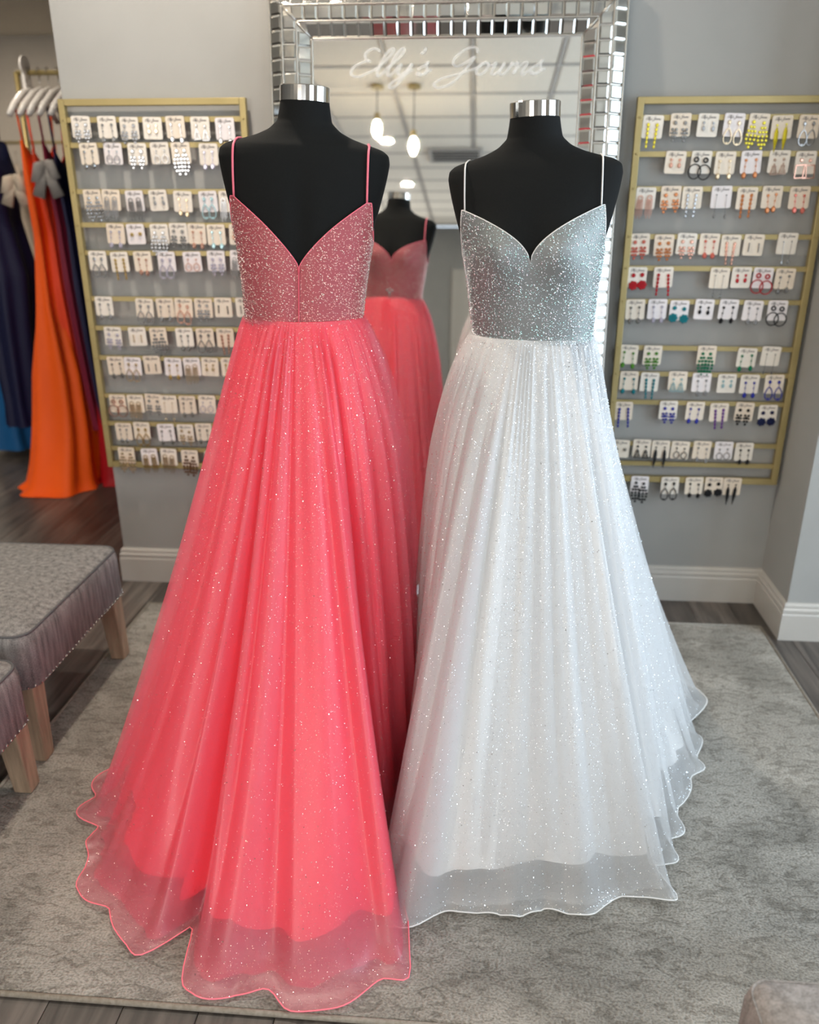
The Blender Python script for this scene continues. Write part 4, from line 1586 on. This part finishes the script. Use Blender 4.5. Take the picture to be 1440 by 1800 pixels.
def hanger(x, y, z, label):
    """hanger at right angles to the rail (lies along Y)"""
    r = empty('hanger', (x, y, z))
    tag(r, label, 'hanger', 'white hangers on the gown rail')
    hk = [(0, 0.018 * math.sin(a), 0.0 + 0.018 * math.cos(a)) for a in np.linspace(-PI * 0.55, PI * 0.9, 10)]
    hk += [(0, 0.004, -0.035), (0, 0, -0.075)]
    MB().tube([(p[0], p[1], p[2]) for p in hk], 0.0025, 6).build('hook', M['chrome'], r, smooth=True)
    arm = [(0, -0.235, -0.205), (0, -0.18, -0.160), (0, -0.08, -0.100), (0, 0, -0.074), (0, 0.08, -0.100), (0, 0.18, -0.160), (0, 0.235, -0.205)]
    MB().tube(arm, [0.013, 0.016, 0.015, 0.012, 0.015, 0.016, 0.013], 8).build('arms', M['white_plastic'], r, smooth=True)
    return r


def hung_gown(x, y, ztop, zbot, colr, label, b0=0.022, b1=0.10, a0=0.15, a1=0.24, waist=0.13, lean=(0, 0), train=0.0, seed=0, nf=9, fold=0.014, lx=0.0, ly=0.0, bm=None):
    root = empty('hanging_gown', (x, y, 0))
    tag(root, label, 'gown', 'gowns on the back room rails')
    n, m = 120, 60
    th = np.linspace(0, 2 * PI, n, endpoint=False)
    r = np.random.default_rng(seed)
    P = np.zeros((m, n, 3))
    H = ztop - zbot
    w1 = np.sin(nf * th + 1.3 * np.sin(2 * th + seed))
    for i, t in enumerate(np.linspace(0, 1, m)):
        # neckline dips between the straps, waist pinch, then flare
        a = np.interp(t, [0, 0.10, 0.26, 0.45, 1], [a0, a0 * 0.98, waist, waist * 1.15, a1])
        b = np.interp(t, [0, 0.10, 0.26, 0.45, 0.65, 0.92, 1], [b0, b0 * 1.5, b0 * 1.3, bm or b0 * 2.0, (bm or b0 * 2) * 0.4 + b1 * 0.6, b1, b1 * 1.15])
        f = fold * min(1, t * 1.8)
        z = ztop - H * t
        zc = np.full(n, z)
        if t < 0.12:
            zc = zc - (1 - t / 0.12) * 0.10 * np.abs(np.cos(th)) ** 2 * 1.0
        ee = 0.8
        P[i, :, 0] = np.sign(np.cos(th)) * np.abs(np.cos(th)) ** ee * (b + f * w1) + lx * t * t
        P[i, :, 1] = np.sign(np.sin(th)) * np.abs(np.sin(th)) ** ee * (a + 0.6 * f * w1) + ly * t - train * max(0, (t - 0.75) / 0.25) ** 2 * np.clip(-np.sin(th), 0, 1)
        P[i, :, 2] = zc
    if train or zbot < 0.03:
        P[-1, :, 2] = 0.004
        P[-2, :, 2] = 0.012 + 0.01 * (1 + w1)
        P[-1, :, 0] *= 1.12
        P[-1, :, 1] *= 1.08
    obj('dress', grid_mesh('dress', P, cloth(colr)), root)
    for s in (-1, 1):
        MB().tube([(0, s * a0 * 0.9, ztop - 0.01), (0, s * (a0 * 0.9 + 0.01), ztop + 0.08), (0, s * (a0 * 0.9 + 0.02), RAILZ - 0.135)], 0.006, 6, flat=0.4).build('strap', cloth(colr), root, smooth=True)
    return root


def bow(root, p, ln, colr, label):
    """soft fabric bow: knot, two loops and two tails"""
    m = cloth(colr)
    x, y, z = p
    b = MB()
    for s_, dz in ((-1, 0.25), (1, 0.1)):
        b.tube([(x, y, z), (x + s_ * ln * 0.22, y - 0.01, z - ln * dz * 0.6), (x + s_ * ln * 0.38, y - 0.01, z - ln * (0.45 + dz)), (x + s_ * ln * 0.12, y - 0.005, z - ln * (0.55 + dz)), (x, y, z - 0.01)], [0.012, 0.03, 0.034, 0.026, 0.012], 8, flat=0.45)
        b.tube([(x, y, z), (x + s_ * 0.025, y - 0.012, z - ln * 0.7), (x + s_ * 0.05, y - 0.01, z - ln * 1.35)], [0.012, 0.026, 0.032], 8, flat=0.3)
    o = b.build('bow', m, root, smooth=True)
    o['label'] = label
    return o


rail_gowns = [
    (-2.195, 1.74, 0.0, (1.0, 0.115, 0.004), 'bright orange gown pooling on the floor, first on the rail', dict(b0=0.020, bm=0.055, b1=0.17, a0=0.17, a1=0.16, train=0.12, lx=-0.055, ly=-0.10, fold=0.016)),
    (-2.145, 1.70, 0.25, (0.95, 0.07, 0.018), 'red orange gown behind the bright orange one', dict(b0=0.016, b1=0.040, a0=0.17, a1=0.12, lx=0.03, fold=0.008, ly=0.0)),
    (-2.100, 1.74, 0.30, (0.22, 0.008, 0.035), 'burgundy gown hanging on the rail', dict(b0=0.016, b1=0.026, a1=0.15, lx=0.05, fold=0.006, ly=0.02)),
    (-2.050, 1.70, 0.30, (0.012, 0.012, 0.05), 'dark navy gown between burgundy and green gowns', dict(b0=0.016, b1=0.024, a1=0.17, lx=0.06, fold=0.006, ly=0.02)),
    (-1.995, 1.74, 0.25, (0.008, 0.018, 0.014), 'dark green gown nearest the wall end', dict(b0=0.018, b1=0.045, a1=0.20, lx=0.09, fold=0.008)),
    (-1.925, 1.72, 0.0, (0.42, 0.003, 0.008), 'red gown whose hem shows beside the wall end', dict(b0=0.02, b1=0.15, a1=0.20, lx=0.02, ly=0.0)),
]
for i, (x, zt, zb, cc, lab, kw) in enumerate(rail_gowns):
    hg = hung_gown(x, RAILY, zt, zb, cc, lab, seed=i, **kw)
    if lab.startswith('burgundy'):
        bow(hg, (0.030, -0.21, 1.64), 0.115, (0.27, 0.25, 0.235), 'grey satin bow')
    hanger(x, RAILY, RAILZ + 0.004, 'white plastic hanger holding the ' + lab.split(' gown')[0] + ' gown')
# gowns to the left of the rail
navy_gown = hung_gown(-2.54, 4.42, 1.76, 0.28, (0.005, 0.006, 0.035), 'navy sequinned gown left of the orange gown', seed=11, b0=0.070, b1=0.09, a1=0.16)
hung_gown(-2.80, 4.75, 1.30, 0.05, (0.005, 0.10, 0.28), 'bright blue gown at the left edge of the photo', seed=12, b0=0.06, b1=0.12, a1=0.2)
hung_gown(-3.98, 7.22, 1.75, 0.10, (0.52, 0.44, 0.36), 'beige gown hanging on the far rail', seed=13, b0=0.05, b1=0.13, a1=0.22)
bow(navy_gown, (0.23, -0.20, 1.58), 0.10, (0.50, 0.42, 0.33), 'beige fabric bow')
# size marker on the rail
sm = empty('size_marker', (-2.205, RAILY - 0.005, RAILZ))
tag(sm, 'white size marker clipped at the end of the gold gown rail', 'size marker')
MB().tube([(-0.004, 0, 0.028), (0.004, 0, 0.028)], 0.046, 20).build('disc', M['white_plastic'], sm)
MB().box(-0.008, 0.008, -0.030, 0.030, -0.17, 0.0).build('tab', M['white_plastic'], sm, bevel=0.002)

# ------------------------------------------------------------------ lamps and vent on the shop ceiling
M['bulb'] = mat('warm_bulb', (1, 0.9, 0.75), 0.4)
b_ = M['bulb'].node_tree.nodes['Principled BSDF']
b_.inputs['Emission Color'].default_value = (1.0, 0.86, 0.62, 1)
b_.inputs['Emission Strength'].default_value = 14.0


M['pendant_bulb'] = mat('pendant_bulb_glass', (1, 0.9, 0.75), 0.4)
b_ = M['pendant_bulb'].node_tree.nodes['Principled BSDF']
b_.inputs['Emission Color'].default_value = (1.0, 0.84, 0.60, 1)
b_.inputs['Emission Strength'].default_value = 130.0


def downlight(x, y, z, power, label):
    r = empty('downlight', (x, y, z))
    tag(r, label, 'ceiling light', 'round recessed downlights')
    MB().lathe([(0.060, -0.002), (0.092, -0.004), (0.095, 0.004), (0.060, 0.006)], 32).build('ring', M['trim'], r)
    MB().lathe([(0.058, -0.0065), (0.058, -0.0045)], 32).build('lens', M['bulb'], r)
    d = bpy.data.lights.new('downlight_lamp', 'AREA')
    d.shape = 'DISK'
    d.size = 0.12
    d.energy = power
    d.color = (1.0, 0.89, 0.75)
    o = bpy.data.objects.new('downlight_lamp', d)
    COL.objects.link(o)
    o.parent = r
    o.location = (0, 0, -0.012)
    return r


zc_ = ZC + 0.0
DL = [(-0.90, -2.52, 'downlight seen highest in the mirror, left of the vent'), (-0.86, -4.40, 'downlight seen lowest in the mirror, above the reflected form'),
      (-1.0, 0.75, 'added downlight over the gowns, left of centre'), (1.7, -0.6, 'added downlight behind the camera'), (-2.3, -0.9, 'added downlight toward the left of the shop'),  # from here on: unseen downlights, added to light the shop
      (1.25, -2.5, 'added downlight toward the right of the shop'), (-2.6, 1.6, 'added downlight near the back room opening'), (-0.90, 2.30, 'added fill downlight close to the mirror wall')]  # last one added to brighten the upper wall and the mirrored coral gown
for x, y, lab in DL:
    downlight(x, y, zc_, 31 if 'mirror wall' in lab else (4 if 'over the gowns' in lab else 10), lab)


downlight(-2.45, 3.75, 2.74, 9, 'added fill downlight in the back room above the gown rail')  # added out of view to light the fronts of the hung gowns
downlight(-3.6, 6.0, 2.74, 34, 'added fill downlight in the back room near the far wall')  # added out of view to brighten the back room wall


def pendant(x, y, z, label):
    r = empty('pendant_lamp', (x, y, ZC))
    tag(r, label, 'pendant lamp', 'pendant lamps')
    MB().tube([(0, 0, 0.0), (0, 0, z - ZC + 0.09)], 0.004, 6).build('cord', M['black_metal'], r)
    MB().lathe([(0.05, -0.02), (0.05, 0.0)], 20).build('canopy', M['gold'], r)
    MB().lathe([(0.018, z - ZC + 0.05), (0.022, z - ZC + 0.06), (0.022, z - ZC + 0.10), (0.012, z - ZC + 0.11)], 16).build('socket', M['gold'], r)
    zz = z - ZC
    MB().lathe([(0.006, zz - 0.075), (0.022, zz - 0.06), (0.034, zz - 0.02), (0.032, zz + 0.01), (0.02, zz + 0.045), (0.014, zz + 0.052)], 20).build('bulb', M['pendant_bulb'], r, smooth=True)
    return r


pendant(-0.811, -1.0, 2.748, 'pendant lamp with bare bulb, higher of the two in the mirror')
pendant(-0.526, -1.0, 2.623, 'pendant lamp with bare bulb, lower of the two in the mirror')

vt = empty('ceiling_vent', (-0.26, -3.1, ZC - 0.002))
tag(vt, 'slatted air vent on the ceiling, seen in the mirror', 'air vent')
vm = MB()
vm.box(-.27, .27, -.27, -.235, -.012, 0.004)
vm.box(-.27, .27, .235, .27, -.012, 0.004)
vm.box(-.27, -.235, -.235, .235, -.012, 0.004)
vm.box(.235, .27, -.235, .235, -.012, 0.004)
vm.build('frame', M['grid'], vt)
for i in range(9):
    y = -.21 + i * .0525
    MB().add([(-.234, y - .018, -.012), (.234, y - .018, -.012), (.234, y + .018, 0.003), (-.234, y + .018, 0.003), (-.234, y - .018, -.009), (.234, y - .018, -.009), (.234, y + .018, 0.006), (-.234, y + .018, 0.006)],
             [(0, 3, 2, 1), (4, 5, 6, 7), (0, 1, 5, 4), (1, 2, 6, 5), (2, 3, 7, 6), (3, 0, 4, 7)]).build('slat', M['black_metal'] if i % 2 else M['grid'], vt)
